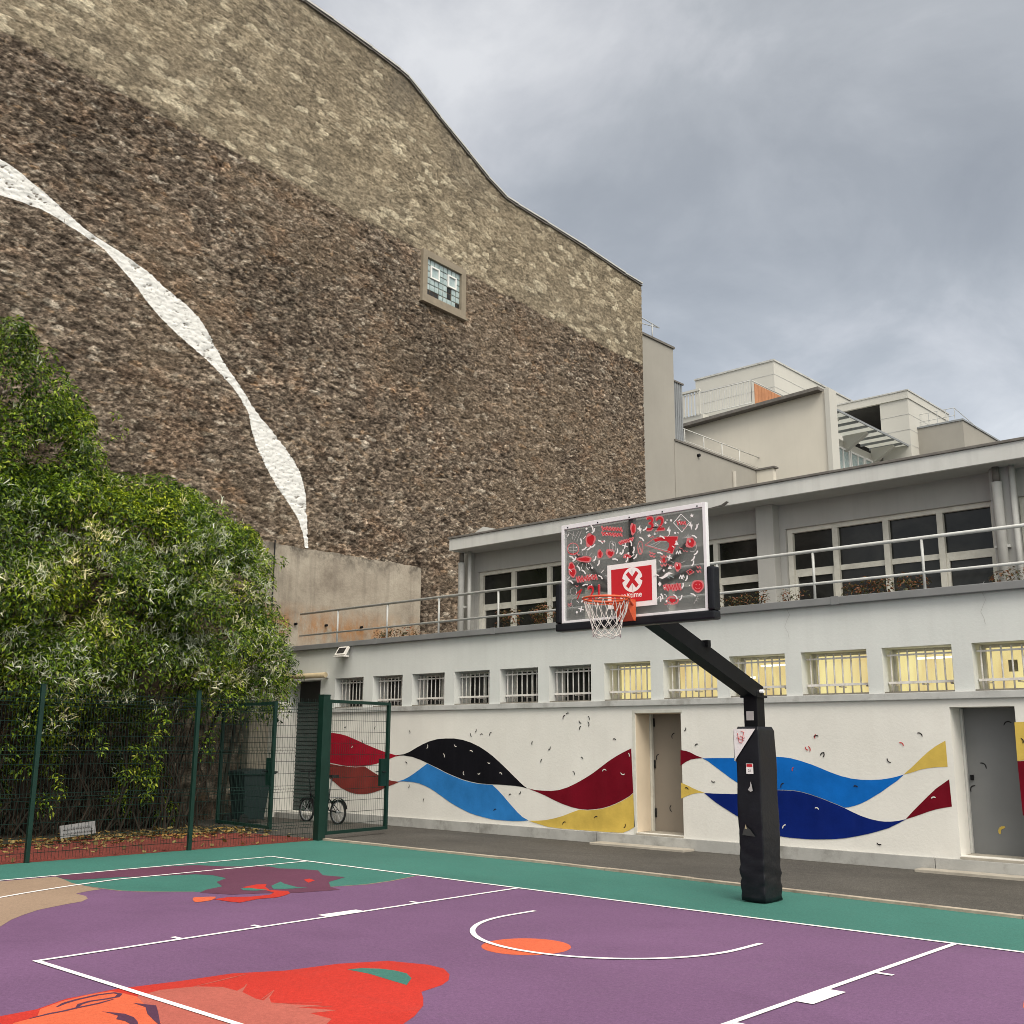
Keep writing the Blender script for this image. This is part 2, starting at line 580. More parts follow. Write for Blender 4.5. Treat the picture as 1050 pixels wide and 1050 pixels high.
def np_mesh(name, verts, quads, mat, parent=None):
    me = bpy.data.meshes.new(name)
    nv, nf = len(verts), len(quads); k = quads.shape[1]
    me.vertices.add(nv); me.vertices.foreach_set('co', verts.astype(np.float32).ravel())
    me.loops.add(nf * k); me.loops.foreach_set('vertex_index', quads.astype(np.int32).ravel())
    me.polygons.add(nf)
    me.polygons.foreach_set('loop_start', np.arange(0, nf * k, k, dtype=np.int32))
    me.update(calc_edges=True)
    me.materials.append(mat)
    o = bpy.data.objects.new(name, me); COL.objects.link(o)
    if parent is not None:
        o.parent = parent
        me.transform(parent_world(parent).inverted())
    return o


# ------------------------------------------------------------------ world & sun
w = bpy.data.worlds.new('World'); SC.world = w; w.use_nodes = True
wt = w.node_tree; wt.nodes.clear()


class WT(NT):
    def __init__(self, t):
        self.t = t
        self.out = self.n('ShaderNodeOutputWorld')


W = WT(wt)
SUN_EL, SUN_AZ = math.radians(45), math.radians(119)   # azimuth from +Y towards +X
sky = W.n('ShaderNodeTexSky', sky_type='NISHITA')
sky.sun_disc = False; sky.sun_elevation = SUN_EL; sky.sun_rotation = SUN_AZ
b1 = W.n('ShaderNodeBackground'); b1.inputs[1].default_value = .05
W.l(sky.outputs[0], b1.inputs[0])
tc = W.n('ShaderNodeTexCoord')
sp = W.n('ShaderNodeSeparateXYZ'); W.l(tc.outputs['Generated'], sp.inputs[0])
zc = W.math('ADD', W.math('MAXIMUM', sp.outputs[2], 0.0), .42)
cv = W.n('ShaderNodeCombineXYZ')
W.l(W.math('DIVIDE', sp.outputs[0], zc), cv.inputs[0]); W.l(W.math('DIVIDE', sp.outputs[1], zc), cv.inputs[1])
mp = W.n('ShaderNodeMapping'); mp.inputs['Location'].default_value = (3.1, 1.7, 0); mp.inputs['Rotation'].default_value = (0, 0, .5); mp.inputs['Scale'].default_value = (1.25, 1.15, 1)
W.l(cv.outputs[0], mp.inputs[0])
c1 = W.noise(mp.outputs[0], 1.05, 8, .52, .3)
c2 = W.noise(mp.outputs[0], 3.4, 8, .58, .45)
cm = W.math('ADD', W.math('MULTIPLY', c1.outputs[0], .60), W.math('MULTIPLY', c2.outputs[0], .40))
cm = W.math('ADD', cm, W.ramp(sp.outputs[2], [(.12, .075), (.30, .015), (.42, -.01), (.56, .03), (.8, .05)]))
ccol = W.ramp(cm, [(.36, (.35, .348, .332)), (.45, (.41, .41, .393)), (.52, (.495, .495, .478)), (.58, (.62, .612, .595)), (.67, (.83, .815, .785))])
# an overcast sky is brighter low behind the roofs and far brighter overhead and around the hidden sun
hor = W.ramp(sp.outputs[2], [(.16, 1.08), (.34, .98), (.48, .96), (.66, 1.15), (.80, 1.9), (1.0, 2.6)])
sd = Vector((math.sin(SUN_AZ) * math.cos(SUN_EL), math.cos(SUN_AZ) * math.cos(SUN_EL), math.sin(SUN_EL)))
dt = W.n('ShaderNodeVectorMath', operation='DOT_PRODUCT'); W.l(tc.outputs['Generated'], dt.inputs[0]); dt.inputs[1].default_value = sd
glow = W.math('MULTIPLY_ADD', W.math('POWER', W.math('MAXIMUM', dt.outputs['Value'], 0.0), 3.0), 3.6, 1.0)
cc = W.mix(1.0, ccol, hor, 'MULTIPLY')
# the cloud round the hidden sun is warmer
warm = W.math('MULTIPLY', W.math('POWER', W.math('MAXIMUM', dt.outputs['Value'], 0.0), 2.0), 1.0, None, True)
cc = W.mix(warm, cc, W.mix(1.0, cc, (1.10, 1.0, .84), 'MULTIPLY'))
b2 = W.n('ShaderNodeBackground')
W.l(cc, b2.inputs[0]); W.l(W.math('MULTIPLY', glow, .77), b2.inputs[1])
ad = W.n('ShaderNodeAddShader'); W.l(b1.outputs[0], ad.inputs[0]); W.l(b2.outputs[0], ad.inputs[1])
W.l(ad.outputs[0], W.out.inputs[0])
sun = bpy.data.lights.new('sun', 'SUN'); sun.energy = 1.5; sun.angle = math.radians(26); sun.color = (1, .94, .84)
so = bpy.data.objects.new('sun', sun); COL.objects.link(so)
so.rotation_euler = (-sd).to_track_quat('-Z', 'Y').to_euler()
SC.view_settings.view_transform = 'Standard'
SC.view_settings.look = 'None'
SC.view_settings.gamma = 1
SC.view_settings.use_curve_mapping = False
SC.view_settings.exposure = 0.04
SC.cycles.use_denoising = True
SC.cycles.filter_width = .95
SC.cycles.max_bounces = 6
SC.cycles.diffuse_bounces = 3
SC.cycles.glossy_bounces = 2
SC.cycles.transmission_bounces = 4
SC.cycles.transparent_max_bounces = 12
SC.cycles.caustics_reflective = False
SC.cycles.caustics_refractive = False

# ------------------------------------------------------------------ ground
g = MB()
g.box(-600, 600, -600, 600, -.5, 0, M['asphalt'])
tag(g.build('ground', M['asphalt']), kind='structure')
kerb_y = lambda x: 2.165 - max(0, x + 4.0) * .055
# green court sheet
g = MB()
pts = [(-9.24, -40, .003), (40, -40, .003)] + [(x, kerb_y(x), .003) for x in (40, 20, 8, 4, 2.4, .3, -1.6, -4, -9.24)]
g.face(pts, M['c_green'])
tag(g.build('sports_court'), kind='structure')
g = MB()
xs = [-9.2, -7.5, -5, -4, -3, -1.6, .3, 2.4, 5, 12, 30]
for a, b in zip(xs[:-1], xs[1:]):
    g.prism([(a, kerb_y(a), 0), (b - .006, kerb_y(b), 0), (b - .006, kerb_y(b) + .10, 0), (a, kerb_y(a) + .10, 0)], (0, 0, .03 + .004 * ((int(a * 3)) % 2)), M['kerb'])
tag(g.build('kerb'), kind='structure')
g = MB()
g.face([(-12.6, -40, .004), (-9.245, -40, .004), (-9.245, 2.1, .004), (-9.6, 2.28, .004), (-11.2, 2.1, .004), (-12.2, 1.5, .004), (-12.6, .4, .004)], M['red_ground'])
tag(g.build('path'), kind='structure')
g = MB()
g.face([(-14.9, -40, .006), (-12.3, -40, .006)] + [(-12.3 + .3 * math.sin(y * 1.9) + .15 * math.sin(y * 5.1), y, .006) for y in np.arange(-12, 2.6, .3)] + [(-14.9, 2.6, .006)], paint('bare_soil', (.045, .032, .022), .3, 5, .95, .8, 20, .03))
tag(g.build('ground_soil'), kind='structure')


def gpx(lst, off=(0, 0), sc=1.0):
    return [at(off[0] + x / sc, off[1] + y / sc, 'z', 0)[:2] for x, y in lst]


def smooth_closed(pts, n=4):
    P = [np.array(p, float) for p in pts]; k = len(P); out = []
    for i in range(k):
        p0, p1, p2, p3 = P[i - 1], P[i], P[(i + 1) % k], P[(i + 2) % k]
        for j in range(n):
            t = j / n
            out.append(.5 * ((2 * p1) + (-p0 + p2) * t + (2 * p0 - 5 * p1 + 4 * p2 - p3) * t * t + (-p0 + 3 * p1 - 3 * p2 + p3) * t ** 3))
    return out


mural = MB()
Z = [.008]


def lay(pts, m, z):
    z = .005 + (z - .008) * .22
    mural.face([(p[0], p[1], z) for p in pts], M[m])


CX0, CX1 = -7.53, 7.53
lay([(CX0, -28), (CX1, -28), (CX1, 0), (CX0, 0)], 'c_purple', .008)
green = gpx([(57, 899), (66, 903), (73, 906), (87, 908.5), (107, 912), (124, 914), (152, 915), (200, 915), (240, 914.5), (337, 910), (375, 907.5), (400, 904), (418, 900.5), (430, 897.8)])
lay(list(green) + [(-4.6, 0), (CX0, 0)], 'c_green', .012)
beige = gpx([(57, 899.4), (66, 902.5), (73, 905.7), (87, 909), (104, 912.4), (92, 914), (78, 916.8), (88, 919.4), (90, 922), (84, 925), (67, 928), (52, 931), (38, 934), (22, 939.5), (11, 944), (0, 951), (-30, 975), (-70, 992), (-120, 990)])
lay(list(beige) + [(CX0, -9.6)], 'c_beige', .016)
maroon = gpx([(57, 899), (125, 891.5), (200, 887.5), (229, 889), (276, 889), (286, 891), (305, 891.5), (326, 893), (331, 898), (354, 900), (337, 905), (339, 910), (349, 913), (307, 916), (270, 916.5), (238, 918), (205, 916), (211, 913), (228, 909.5), (222, 905), (232, 901), (218, 898), (200, 897), (158, 899), (122, 900), (76, 903), (66, 902)])
lay(maroon, 'c_maroon', .020)
z2 = lambda l: gpx(l, (200, 860), 5.25)
lay(smooth_closed(z2([(-10, 322), (40, 318), (110, 317), (95, 332), (60, 340), (0, 345)])), 'c_orange', .024)
lay(z2([(255, 265), (290, 258), (330, 250), (385, 248), (378, 262), (400, 280), (460, 284), (500, 285), (512, 298), (480, 310), (440, 320), (340, 328), (240, 348), (180, 342), (100, 330), (180, 318), (300, 316), (400, 306), (425, 294), (385, 282), (330, 278), (290, 275)]), 'c_red', .024)
lay(z2([(410, 258), (460, 235), (480, 246), (550, 265), (610, 268), (480, 275), (420, 274)]), 'c_green', .028)
lay(z2([(245, 272), (290, 268), (340, 275), (390, 278), (330, 284), (260, 282)]), 'c_green', .028)
lay(z2([(585, 225), (615, 219), (645, 228), (610, 241)]), 'c_red', .028)
red = gpx([(-60, 1058), (0, 1043), (37, 1036), (68, 1025), (119, 1015), (183, 1007), (238, 999), (293, 996), (347, 989), (398, 986), (439, 990), (455, 994), (461, 1000), (460, 1006), (453, 1011), (441, 1015), (432, 1018), (434, 1024), (434, 1032), (425, 1043), (412, 1052), (395, 1066), (350, 1100), (200, 1180), (-100, 1250)])
lay(red, 'c_red', .012)
lay(gpx([(356, 995), (371, 993.6), (390, 994.2), (405, 996), (417, 999), (422, 1004), (417, 1011), (400, 1006), (379, 999.5)]), 'c_green', .016)
pink = gpx([(141, 1022), (165, 1016), (200, 1012.5), (228, 1013), (243, 1017), (252, 1012), (248, 1018), (262, 1025), (270, 1027), (281, 1017), (276, 1024), (278, 1029), (300, 1031), (330, 1032), (305, 1034), (345, 1037), (318, 1040), (340, 1046), (330, 1056), (300, 1085), (150, 1100), (140, 1050)])
lay(pink, 'c_pink', .016)
face_o = gpx([(-40, 1080), (15, 1050), (38, 1044), (41, 1036), (63, 1028), (91, 1021), (114, 1017.5), (128, 1020), (140, 1023), (150, 1033), (165, 1050), (160, 1075), (100, 1120)])
lay(face_o, 'c_orange', .020)


def stroke(mb, pts, wd, m, z):
    z = .005 + (z - .008) * .22
    P = [Vector((p[0], p[1])) for p in pts]; n = len(P); L = []; R_ = []
    for i in range(n):
        d = (P[min(i + 1, n - 1)] - P[max(i - 1, 0)]).normalized(); s = Vector((-d.y, d.x))
        k = wd * (1 if 0 < i < n - 1 else .4)
        L.append(P[i] + s * k / 2); R_.append(P[i] - s * k / 2)
    for i in range(n - 1):
        mb.face([(R_[i].x, R_[i].y, z), (R_[i + 1].x, R_[i + 1].y, z), (L[i + 1].x, L[i + 1].y, z), (L[i].x, L[i].y, z)], m)


stroke(mural, gpx([(58, 1034), (66, 1030), (78, 1026.5), (100, 1021.5), (117, 1019.3), (123, 1020.5), (120, 1023.5), (110, 1025.5), (92, 1028), (82, 1031), (78, 1035)]), .035, M['c_dark'], .024)
stroke(mural, gpx([(30, 1046), (50, 1041), (66, 1038), (78, 1035), (100, 1030.5), (116, 1026)]), .03, M['c_dark'], .026)
lay(gpx([(104, 1038.6), (115, 1039.6), (128, 1041), (137, 1044.5), (141, 1049), (142, 1056), (136, 1053), (128, 1048.5), (119, 1046.5), (121, 1043), (113, 1040.5)]), 'c_dark', .026)
lay(gpx([(136, 1029.7), (148, 1031), (160, 1032.4), (162, 1039), (164, 1050), (167, 1056), (158, 1048), (151, 1041), (149, 1034)]), 'c_dark', .026)
stroke(mural, gpx([(112, 1058), (130, 1054), (150, 1056)]), .05, M['c_dark'], .026)
# thin paler brush strokes in the red coat
for l in ([(200, 1012.5), (235, 1004), (252, 1000)], [(268, 1026), (281, 1016.5)], [(248, 1018), (253, 1010)], [(278, 1030), (330, 1029.5)], [(293, 1034), (340, 1033)], [(305, 1038), (338, 1039)]):
    stroke(mural, gpx(l), .02, M['c_pink'], .018)
# pale seam between the green and the purple
stroke(mural, gpx([(337, 910), (375, 907.5), (400, 904), (418, 900.5), (430, 897.8)]), .03, M['c_beige'], .017)
stroke(mural, gpx([(90, 909.5), (107, 912), (124, 914), (152, 915), (200, 915)]), .025, M['c_beige'], .0175)
# orange disc
c0 = at(539.5, 971.2, 'z', 0); rr = .5 * abs(np.linalg.norm(at(493.5, 971, 'z', 0) - at(585.5, 971.5, 'z', 0)))
lay([(c0[0] + rr * math.cos(a), c0[1] + rr * math.sin(a)) for a in np.linspace(0, 2 * PI, 48, endpoint=False)], 'c_orange', .014)
lay(gpx([(1050, 1027), (1060, 1024), (1075, 1030), (1060, 1040), (1049, 1034)]), 'c_orange', .014)
tag(mural.build('court_mural'), kind='structure')

ln = MB()
LW = .05; ZL = .0115


def line(x0, y0, x1, y1, wd=LW):
    d = Vector((x1 - x0, y1 - y0)).normalized(); s = Vector((-d.y, d.x)) * wd / 2
    ln.face([(x0 + s.x, y0 + s.y, ZL), (x0 - s.x, y0 - s.y, ZL), (x1 - s.x, y1 - s.y, ZL), (x1 + s.x, y1 + s.y, ZL)], M['c_line'])


line(CX0, -.03, CX1, -.03)                      # baseline
line(CX0 + .02, -.056, CX0 + .02, -28)          # sidelines
line(CX1 - .02, -.056, CX1 - .02, -28)
XL0, XL1 = -2.615, -2.425                       # the left lane line runs a little askew
line(XL0, -.056, XL1, -5.75)
line(2.43, -.056, 2.43, -5.75)
line(XL1 - .025, -5.775, 2.455, -5.775)         # free throw line
lx = lambda y: XL0 + (XL1 - XL0) * (-y) / 5.75
for y in (1.655, 3.68, 4.51):
    line(lx(-y) - .14, -y, lx(-y) - .026, -y)
    line(2.456, -y, 2.58, -y)
for X in (lx(-2.66) - .085, 2.515):
    ln.face([(X - .06, -2.9, ZL), (X + .06, -2.9, ZL), (X + .06, -2.42, ZL), (X - .06, -2.42, ZL)], M['c_line'])


def arc(cx, cy, r, a0, a1, n=48, wd=LW):
    an = np.linspace(a0, a1, n)
    for a, b in zip(an[:-1], an[1:]):
        P = [(cx + (r + s) * math.cos(q), cy + (r + s) * math.sin(q), ZL) for q, s in ((a, wd / 2), (b, wd / 2), (b, -wd / 2), (a, -wd / 2))]
        ln.face(P, M['c_line'])


BX, BY = -.1236, -1.1326
pA = at(555.5, 933.8, 'z', 0); pB = at(781, 968.5, 'z', 0)
rA = .5 * abs(pB[0] - pA[0]); cA = .5 * (pA[0] + pB[0])
arc(cA, -1.575, rA, PI, 2 * PI)
line(cA - rA, -1.2, cA - rA, -1.575); line(cA + rA, -1.2, cA + rA, -1.575)
# three point line
y3 = -1.575 - math.sqrt(6.75 ** 2 - 6.62 ** 2)
line(-6.65, -.056, -6.62, y3); line(6.62, -.056, 6.62, y3)
a3 = math.acos(6.62 / 6.75)
arc(0, -1.575, 6.75, PI + a3, 2 * PI - a3, 90)
tag(ln.build('court_marking'), kind='structure')

# ------------------------------------------------------------------ school building
FY = 5.3
bld = thing('school_building', 'low pale grey building with barred windows, a painted wave mural and a terrace', 'building', (-3, FY, 0))


def wall_holes(mb, x0, x1, z0, z1, y0, y1, holes, m):
    xs = sorted({x0, x1} | {min(max(h[i], x0), x1) for h in holes for i in (0, 1)})
    zs = sorted({z0, z1} | {min(max(h[i], z0), z1) for h in holes for i in (2, 3)})

    def solid(i, j):
        if i < 0 or j < 0 or i >= len(xs) - 1 or j >= len(zs) - 1: return False
        cx, cz = (xs[i] + xs[i + 1]) / 2, (zs[j] + zs[j + 1]) / 2
        return not any(h[0] < cx < h[1] and h[2] < cz < h[3] for h in holes)
    for i in range(len(xs) - 1):
        for j in range(len(zs) - 1):
            if not solid(i, j): continue
            a, b, c, d = xs[i], xs[i + 1], zs[j], zs[j + 1]
            mb.face([(a, y0, c), (b, y0, c), (b, y0, d), (a, y0, d)], m)
            mb.face([(b, y1, c), (a, y1, c), (a, y1, d), (b, y1, d)], m)
            if not solid(i - 1, j): mb.face([(a, y1, c), (a, y0, c), (a, y0, d), (a, y1, d)], m)
            if not solid(i + 1, j): mb.face([(b, y0, c), (b, y1, c), (b, y1, d), (b, y0, d)], m)
            if not solid(i, j - 1): mb.face([(a, y0, c), (a, y1, c), (b, y1, c), (b, y0, c)], m)
            if not solid(i, j + 1): mb.face([(a, y0, d), (b, y0, d), (b, y1, d), (a, y1, d)], m)


fx = lambda px, py=700: at(px, py, 'y', FY)[0]
WIN_PX = [(344, 373), (382.7, 413), (422.7, 456), (466, 502), (512.7, 551.7), (563, 606), (619.5, 667), (680, 735), (748, 805.5), (822, 889.7), (905.4, 977.7), (998.4, 1083)]
WINS = [(fx(a, 690), fx(b, 690)) for a, b in WIN_PX]
wx = WINS[-1][1]
for k in range(3):
    WINS.append((wx + .26 + k * 1.29, wx + 1.29 + k * 1.29))
SH = (-14.68, -13.47, .12, 3.03)
D1 = (-4.77, -3.845, .21, 2.17)
D2 = (.545, 1.40, .22, 2.18)
SPL = 2.33
mb = MB(); wall_holes(mb, -14.69, 9, 0, SPL, FY, FY + .48, [SH, D1, D2], M['white_wall']); mb.build('lower_wall', M['white_wall'], bld)
mb = MB(); wall_holes(mb, -14.69, 9, SPL, 3.72, FY, FY + .48, [SH] + [(a, b, 2.385, 3.04) for a, b in WINS], M['grey_wall']); mb.build('upper_wall', M['grey_wall'], bld)
mb = MB(); mb.box(-13.46, 9, FY - .05, FY + .02, 2.29, 2.389, M['ledge'], .008); mb.build('ledge', M['ledge'], bld)
mb = MB()
for a, b in ((-13.44, -11.2), (-11.19, -8.4), (-8.39, -5.6), (-5.59, -2.4), (-2.39, .2), (.21, 3.1), (3.11, 9)):
    mb.box(a, b, FY - .045, FY + .02, -.02, .178, M['plinth'], .006)
mb.build('plinth', M['plinth'], bld)
mb = MB(); mb.box(-5.5, -3.62, FY - .36, FY - .05, -.01, .035, M['slab'], .008); mb.build('step', M['slab'], bld)
mb = MB(); mb.box(.02, 2.6, FY - .30, FY - .05, -.01, .038, M['slab'], .008); mb.build('step', M['slab'], bld)
mb = MB(); mb.box(-14.66, -13.1, FY - .35, FY + .1, -.01, .115, M['plinth'], .01); mb.build('step', M['plinth'], bld)
mb = MB(); mb.box(-14.69, 9, FY - .10, FY + .55, 3.72, 3.83, M['cap'], .008)
for x in (-11.6, -8.1, -4.6, -1.05, 2.4):
    mb.box(x, x + .12, FY - .106, FY - .09, 3.715, 3.838, M['cap'])
mb.build('parapet_cap', M['cap'], bld)
mb = MB(); mb.box(-14.69, 9, FY + .55, 16, 3.4, 3.6, M['roof']); mb.build('terrace_floor', M['roof'], bld)
# inside wall that closes the rooms behind the windows
mb = MB(); mb.box(-14.6, 9, FY + 1.4, FY + 1.5, 0, 3.4, M['dark_gap']); mb.build('inner_wall', M['dark_gap'], bld)

# barred windows
for i, (a, b) in enumerate(WINS):
    lit = i >= 6
    z0, z1 = 2.389, 3.04
    yb = FY + .40
    f = MB()
    t_ = .045
    for (p, q, r, s) in ((a, a + t_, z0, z1), (b - t_, b, z0, z1), (a + t_, b - t_, z1 - t_, z1), (a + t_, b - t_, z0, z0 + t_), ((a + b) / 2 - .02, (a + b) / 2 + .02, z0 + t_, z1 - t_))[:4 if lit else 5]:
        f.box(p + .001, q - .001, yb, yb + .05, r + .001, s - .001, M['frame_cream'])
    win = f.build('window', M['frame_cream'], bld)
    p = MB()
    p.box(a + t_, b - t_, yb + .02, yb + .026, z0 + t_, z1 - t_, M['glass_clear'] if lit else M['glass_dark'])
    p.build('pane', None, win)
    if lit:
        p = MB(); n = 22; xs = np.linspace(a - .1, b + .1, n + 1)
        for k in range(n):
            y_a = yb + .09 + .012 * math.sin(k * 1.9 + i); y_b = yb + .09 + .012 * math.sin((k + 1) * 1.9 + i)
            p.face([(xs[k], y_a, z0 - .1), (xs[k + 1], y_b, z0 - .1), (xs[k + 1], y_b, z1 + .4), (xs[k], y_a, z1 + .4)], M['lit_blind'])
        p.build('blind', None, win)
        if i in (8, 10, 12):
            p = MB(); p.tube([((a + b) / 2 - .28 + .1, yb + .06, 2.90), (b - .05, yb + .06, 2.90)], .014, 8, M['lit_tube']); p.build('lamp_tube', None, win)
        if i == 8:
            p = MB(); p.tube([(a + .08, yb + .06, 2.72), (a + .2, yb + .06, 2.72)], .014, 8, M['lit_tube']); p.build('lamp_tube', None, win)
        if i == 11:
            p = MB(); p.box(a + .32, a + .44, yb + .045, yb + .055, 2.66, 2.82, M['awning']); p.build('notice', None, win)
    s = MB(); s.prism([(a + .002, FY + .012, z0 + .0), (b - .002, FY + .012, z0), (b - .002, FY + .38, z0 + .02), (a + .002, FY + .38, z0 + .02)], (0, 0, .022), M['sill_dark'])
    s.build('sill', M['sill_dark'], win)
    gsl = MB()
    y = FY + .16
    gsl.box(a + .012, b - .012, y - .012, y + .012, 2.925, 2.95, M['bar_white'])
    gsl.box(a + .012, b - .012, y - .02, y + .02, 2.525, 2.56, M['bar_white'])
    nb = 8
    for k in range(nb):
        x = a + (b - a) * (k + .55) / nb + .01 * math.sin(k * 7 + i)
        gsl.tube([(x, y, 2.415), (x, y, 3.0)], .0125, 6, M['bar_white'])
    for x in (a + .1, b - .1, (a + b) / 2):
        gsl.obox((x, y, 2.515), (x, y + .22, 2.515), .02, .02, M['bar_white'])
    gsl.build('window_grille', M['bar_white'], win)

# doors
d = MB(); d.box(D1[0] + .002, D1[1] - .002, FY + .47, FY + .51, D1[2], D1[3], M['door_warm'], .004)
dr = d.build('door', M['door_warm'], bld)
tag(dr, 'taupe door deep in its reveal')
h = MB()
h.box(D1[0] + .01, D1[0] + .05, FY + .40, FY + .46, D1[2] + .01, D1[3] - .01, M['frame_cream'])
h.box(D1[0] + .001, D1[0] + .008, FY + .012, FY + .399, D1[2] + .01, D1[3] - .004, M['reveal_light'])  # thin linings added to carry the painted warm light
h.box(D1[0] + .009, D1[1] - .002, FY + .012, FY + .46, D1[3] - .010, D1[3] - .001, M['reveal_light'])
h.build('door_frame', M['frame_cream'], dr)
for z in (.45, 1.25, 1.95):
    h = MB(); h.tube([(D1[0] + .07, FY + .455, z), (D1[0] + .07, FY + .455, z + .14)], .014, 8, M['black'])
    h.build('hinge', M['black'], dr)
s = MB(); s.prism([(D1[0] - .0, FY - .03, D1[2] - .035), (D1[1], FY - .03, D1[2] - .035), (D1[1], FY + .46, D1[2] - .02), (D1[0], FY + .46, D1[2] - .02)], (0, 0, .03), M['slab'])
s.build('threshold', M['slab'], dr)
s = MB()
s.box(D1[0] - .055, D1[0] - .001, FY - .006, FY + .01, D1[2] - .02, D1[3] + .05, M['frame_cream'])
s.box(D1[0], D1[1] + .03, FY - .006, FY + .01, D1[3] + .001, D1[3] + .045, M['frame_cream'])
s.build('door_trim', M['frame_cream'], dr)
d = MB(); d.box(D2[0] + .002, D2[1] - .002, FY + .41, FY + .45, D2[2], D2[3], M['door_grey'], .004)
dr = d.build('door', M['door_grey'], bld)
tag(dr, 'flat grey steel door')
h = MB()
h.box(D2[0] + .07, D2[0] + .11, FY + .375, FY + .41, 1.20, 1.27, M['black'], .004)
h.build('handle', M['black'], dr)
h = MB(); h.box(D2[0] + .003, D2[0] + .035, FY + .36, FY + .41, D2[2] + .01, D2[3] - .01, M['pipe']); h.build('door_frame', M['pipe'], dr)
s = MB(); s.prism([(D2[0], FY - .03, D2[2] - .04), (D2[1], FY - .03, D2[2] - .04), (D2[1], FY + .40, D2[2] - .02), (D2[0], FY + .40, D2[2] - .02)], (0, 0, .03), M['slab'])
s.build('threshold', M['slab'], dr)

# roller shutter
s = MB(); z = SH[2]
while z < 2.55:
    s.prism([(SH[0] + .002, FY + .30, z), (SH[0] + .002, FY + .275, z + .03), (SH[0] + .002, FY + .29, z + .088), (SH[0] + .002, FY + .32, z + .088), (SH[0] + .002, FY + .32, z)], (SH[1] - SH[0] - .004, 0, 0), M['shutter'])
    z += .09
sh = s.build('roller_shutter', M['shutter'], bld)
s = MB(); s.box(SH[0] + .002, SH[1] - .002, FY + .34, FY + .40, 2.45, SH[3], M['dark_gap']); s.build('shutter_box', M['dark_gap'], sh)
s = MB(); s.box(SH[1] - .045, SH[1] - .004, FY + .2, FY + .27, SH[2], 2.5, M['frame_cream']); s.build('guide_rail', M['frame_cream'], sh)
p = MB()
p.box(-14.69, -14.5, FY - .5, FY - .02, 0, 2.55, M['white_wall'], .01)
p.build('pilaster', M['white_wall'], bld)

# mural waves (paint on the wall)


def wave(name, pts, off, sc, m, dy):
    P = [at(off[0] + x / sc, off[1] + y / sc, 'y', FY) for x, y in pts]
    q = MB(); q.face([(p[0], FY - dy, min(max(p[2], .186), 2.28)) for p in P], M[m])
    o = q.build(name, M[m], bld)
    return o


A6 = ((260, 680), 5.25); A2 = ((320, 690), 2.917); A8 = ((640, 640), 3.387); A3 = ((780, 700), 3.889)
wave('mural_wave', [(385, 372), (425, 375), (465, 381), (500, 390), (550, 411), (600, 435), (650, 456), (700, 475), (765, 495), (790, 497), (765, 502), (735, 514), (700, 528), (660, 542), (620, 550), (585, 555), (550, 557), (480, 550), (385, 530)], *A6, 'w_crimson', .004)
wave('mural_wave', [(385, 536), (425, 544), (480, 554), (550, 561), (600, 556), (640, 583), (680, 607), (740, 632), (785, 639), (755, 652), (720, 665), (685, 682), (650, 695), (615, 703), (580, 705), (550, 703), (520, 695), (495, 684), (470, 670), (430, 635), (385, 600)], *A6, 'w_brick', .006)
wave('mural_wave', [(246, 247), (275, 243), (292, 236), (310, 225), (330, 214), (350, 205), (375, 198), (400, 196), (425, 196), (450, 200), (475, 208), (500, 220), (520, 233), (540, 248), (560, 266), (580, 285), (600, 305), (620, 325), (634, 338), (646, 346), (628, 341), (610, 338), (585, 336), (560, 334), (530, 333), (500, 330), (475, 325), (450, 318), (425, 308), (400, 297), (375, 284), (350, 272), (325, 260), (300, 251), (275, 247)], *A2, 'w_black', .004)
wave('mural_wave', [(255, 325), (275, 319), (290, 311), (305, 301), (320, 290), (345, 271), (375, 286), (400, 299), (425, 310), (450, 320), (475, 327), (500, 332), (540, 335), (555, 349), (570, 365), (585, 383), (600, 400), (615, 417), (630, 431), (648, 441), (625, 443), (600, 443), (570, 441), (540, 438), (515, 432), (490, 425), (470, 418), (450, 408), (430, 397), (410, 385), (390, 370), (370, 356), (355, 346), (340, 338), (320, 330), (300, 326), (275, 324)], *A2, 'w_blue', .006)
wave('mural_wave', [(645, 345), (668, 350), (690, 352), (715, 353), (740, 350), (765, 342), (790, 330), (815, 316), (840, 300), (865, 281), (890, 262), (910, 249), (930, 238), (955, 225.5), (961, 358), (950, 368), (930, 380), (910, 390), (890, 398), (870, 404), (850, 407), (825, 409), (800, 407), (775, 401), (750, 392), (725, 381), (700, 368), (680, 359)], *A2, 'w_wine', .004)
wave('mural_wave', [(648, 442), (675, 442), (700, 440), (725, 435), (750, 428), (775, 418), (800, 409), (825, 411), (850, 409), (870, 406), (890, 400), (910, 392), (930, 382), (950, 370), (961, 360), (966, 460), (950, 470), (930, 478), (890, 480), (850, 475), (790, 470), (740, 465), (705, 460), (675, 451)], *A2, 'w_yellow', .006)
wave('mural_wave', [(196, 437), (215, 440), (232, 446), (250, 456), (275, 465), (250, 467), (232, 470), (215, 478), (196, 492)], *A8, 'w_wine', .004)
wave('mural_wave', [(198, 550), (222, 561), (240, 570), (258, 578), (280, 585), (258, 586), (240, 589), (222, 595), (198, 606)], *A8, 'w_yellow', .004)
K = lambda l: [(((640 + x / 3.387) - 780) * 3.889, ((640 + y / 3.387) - 700) * 3.889) for x, y in l]
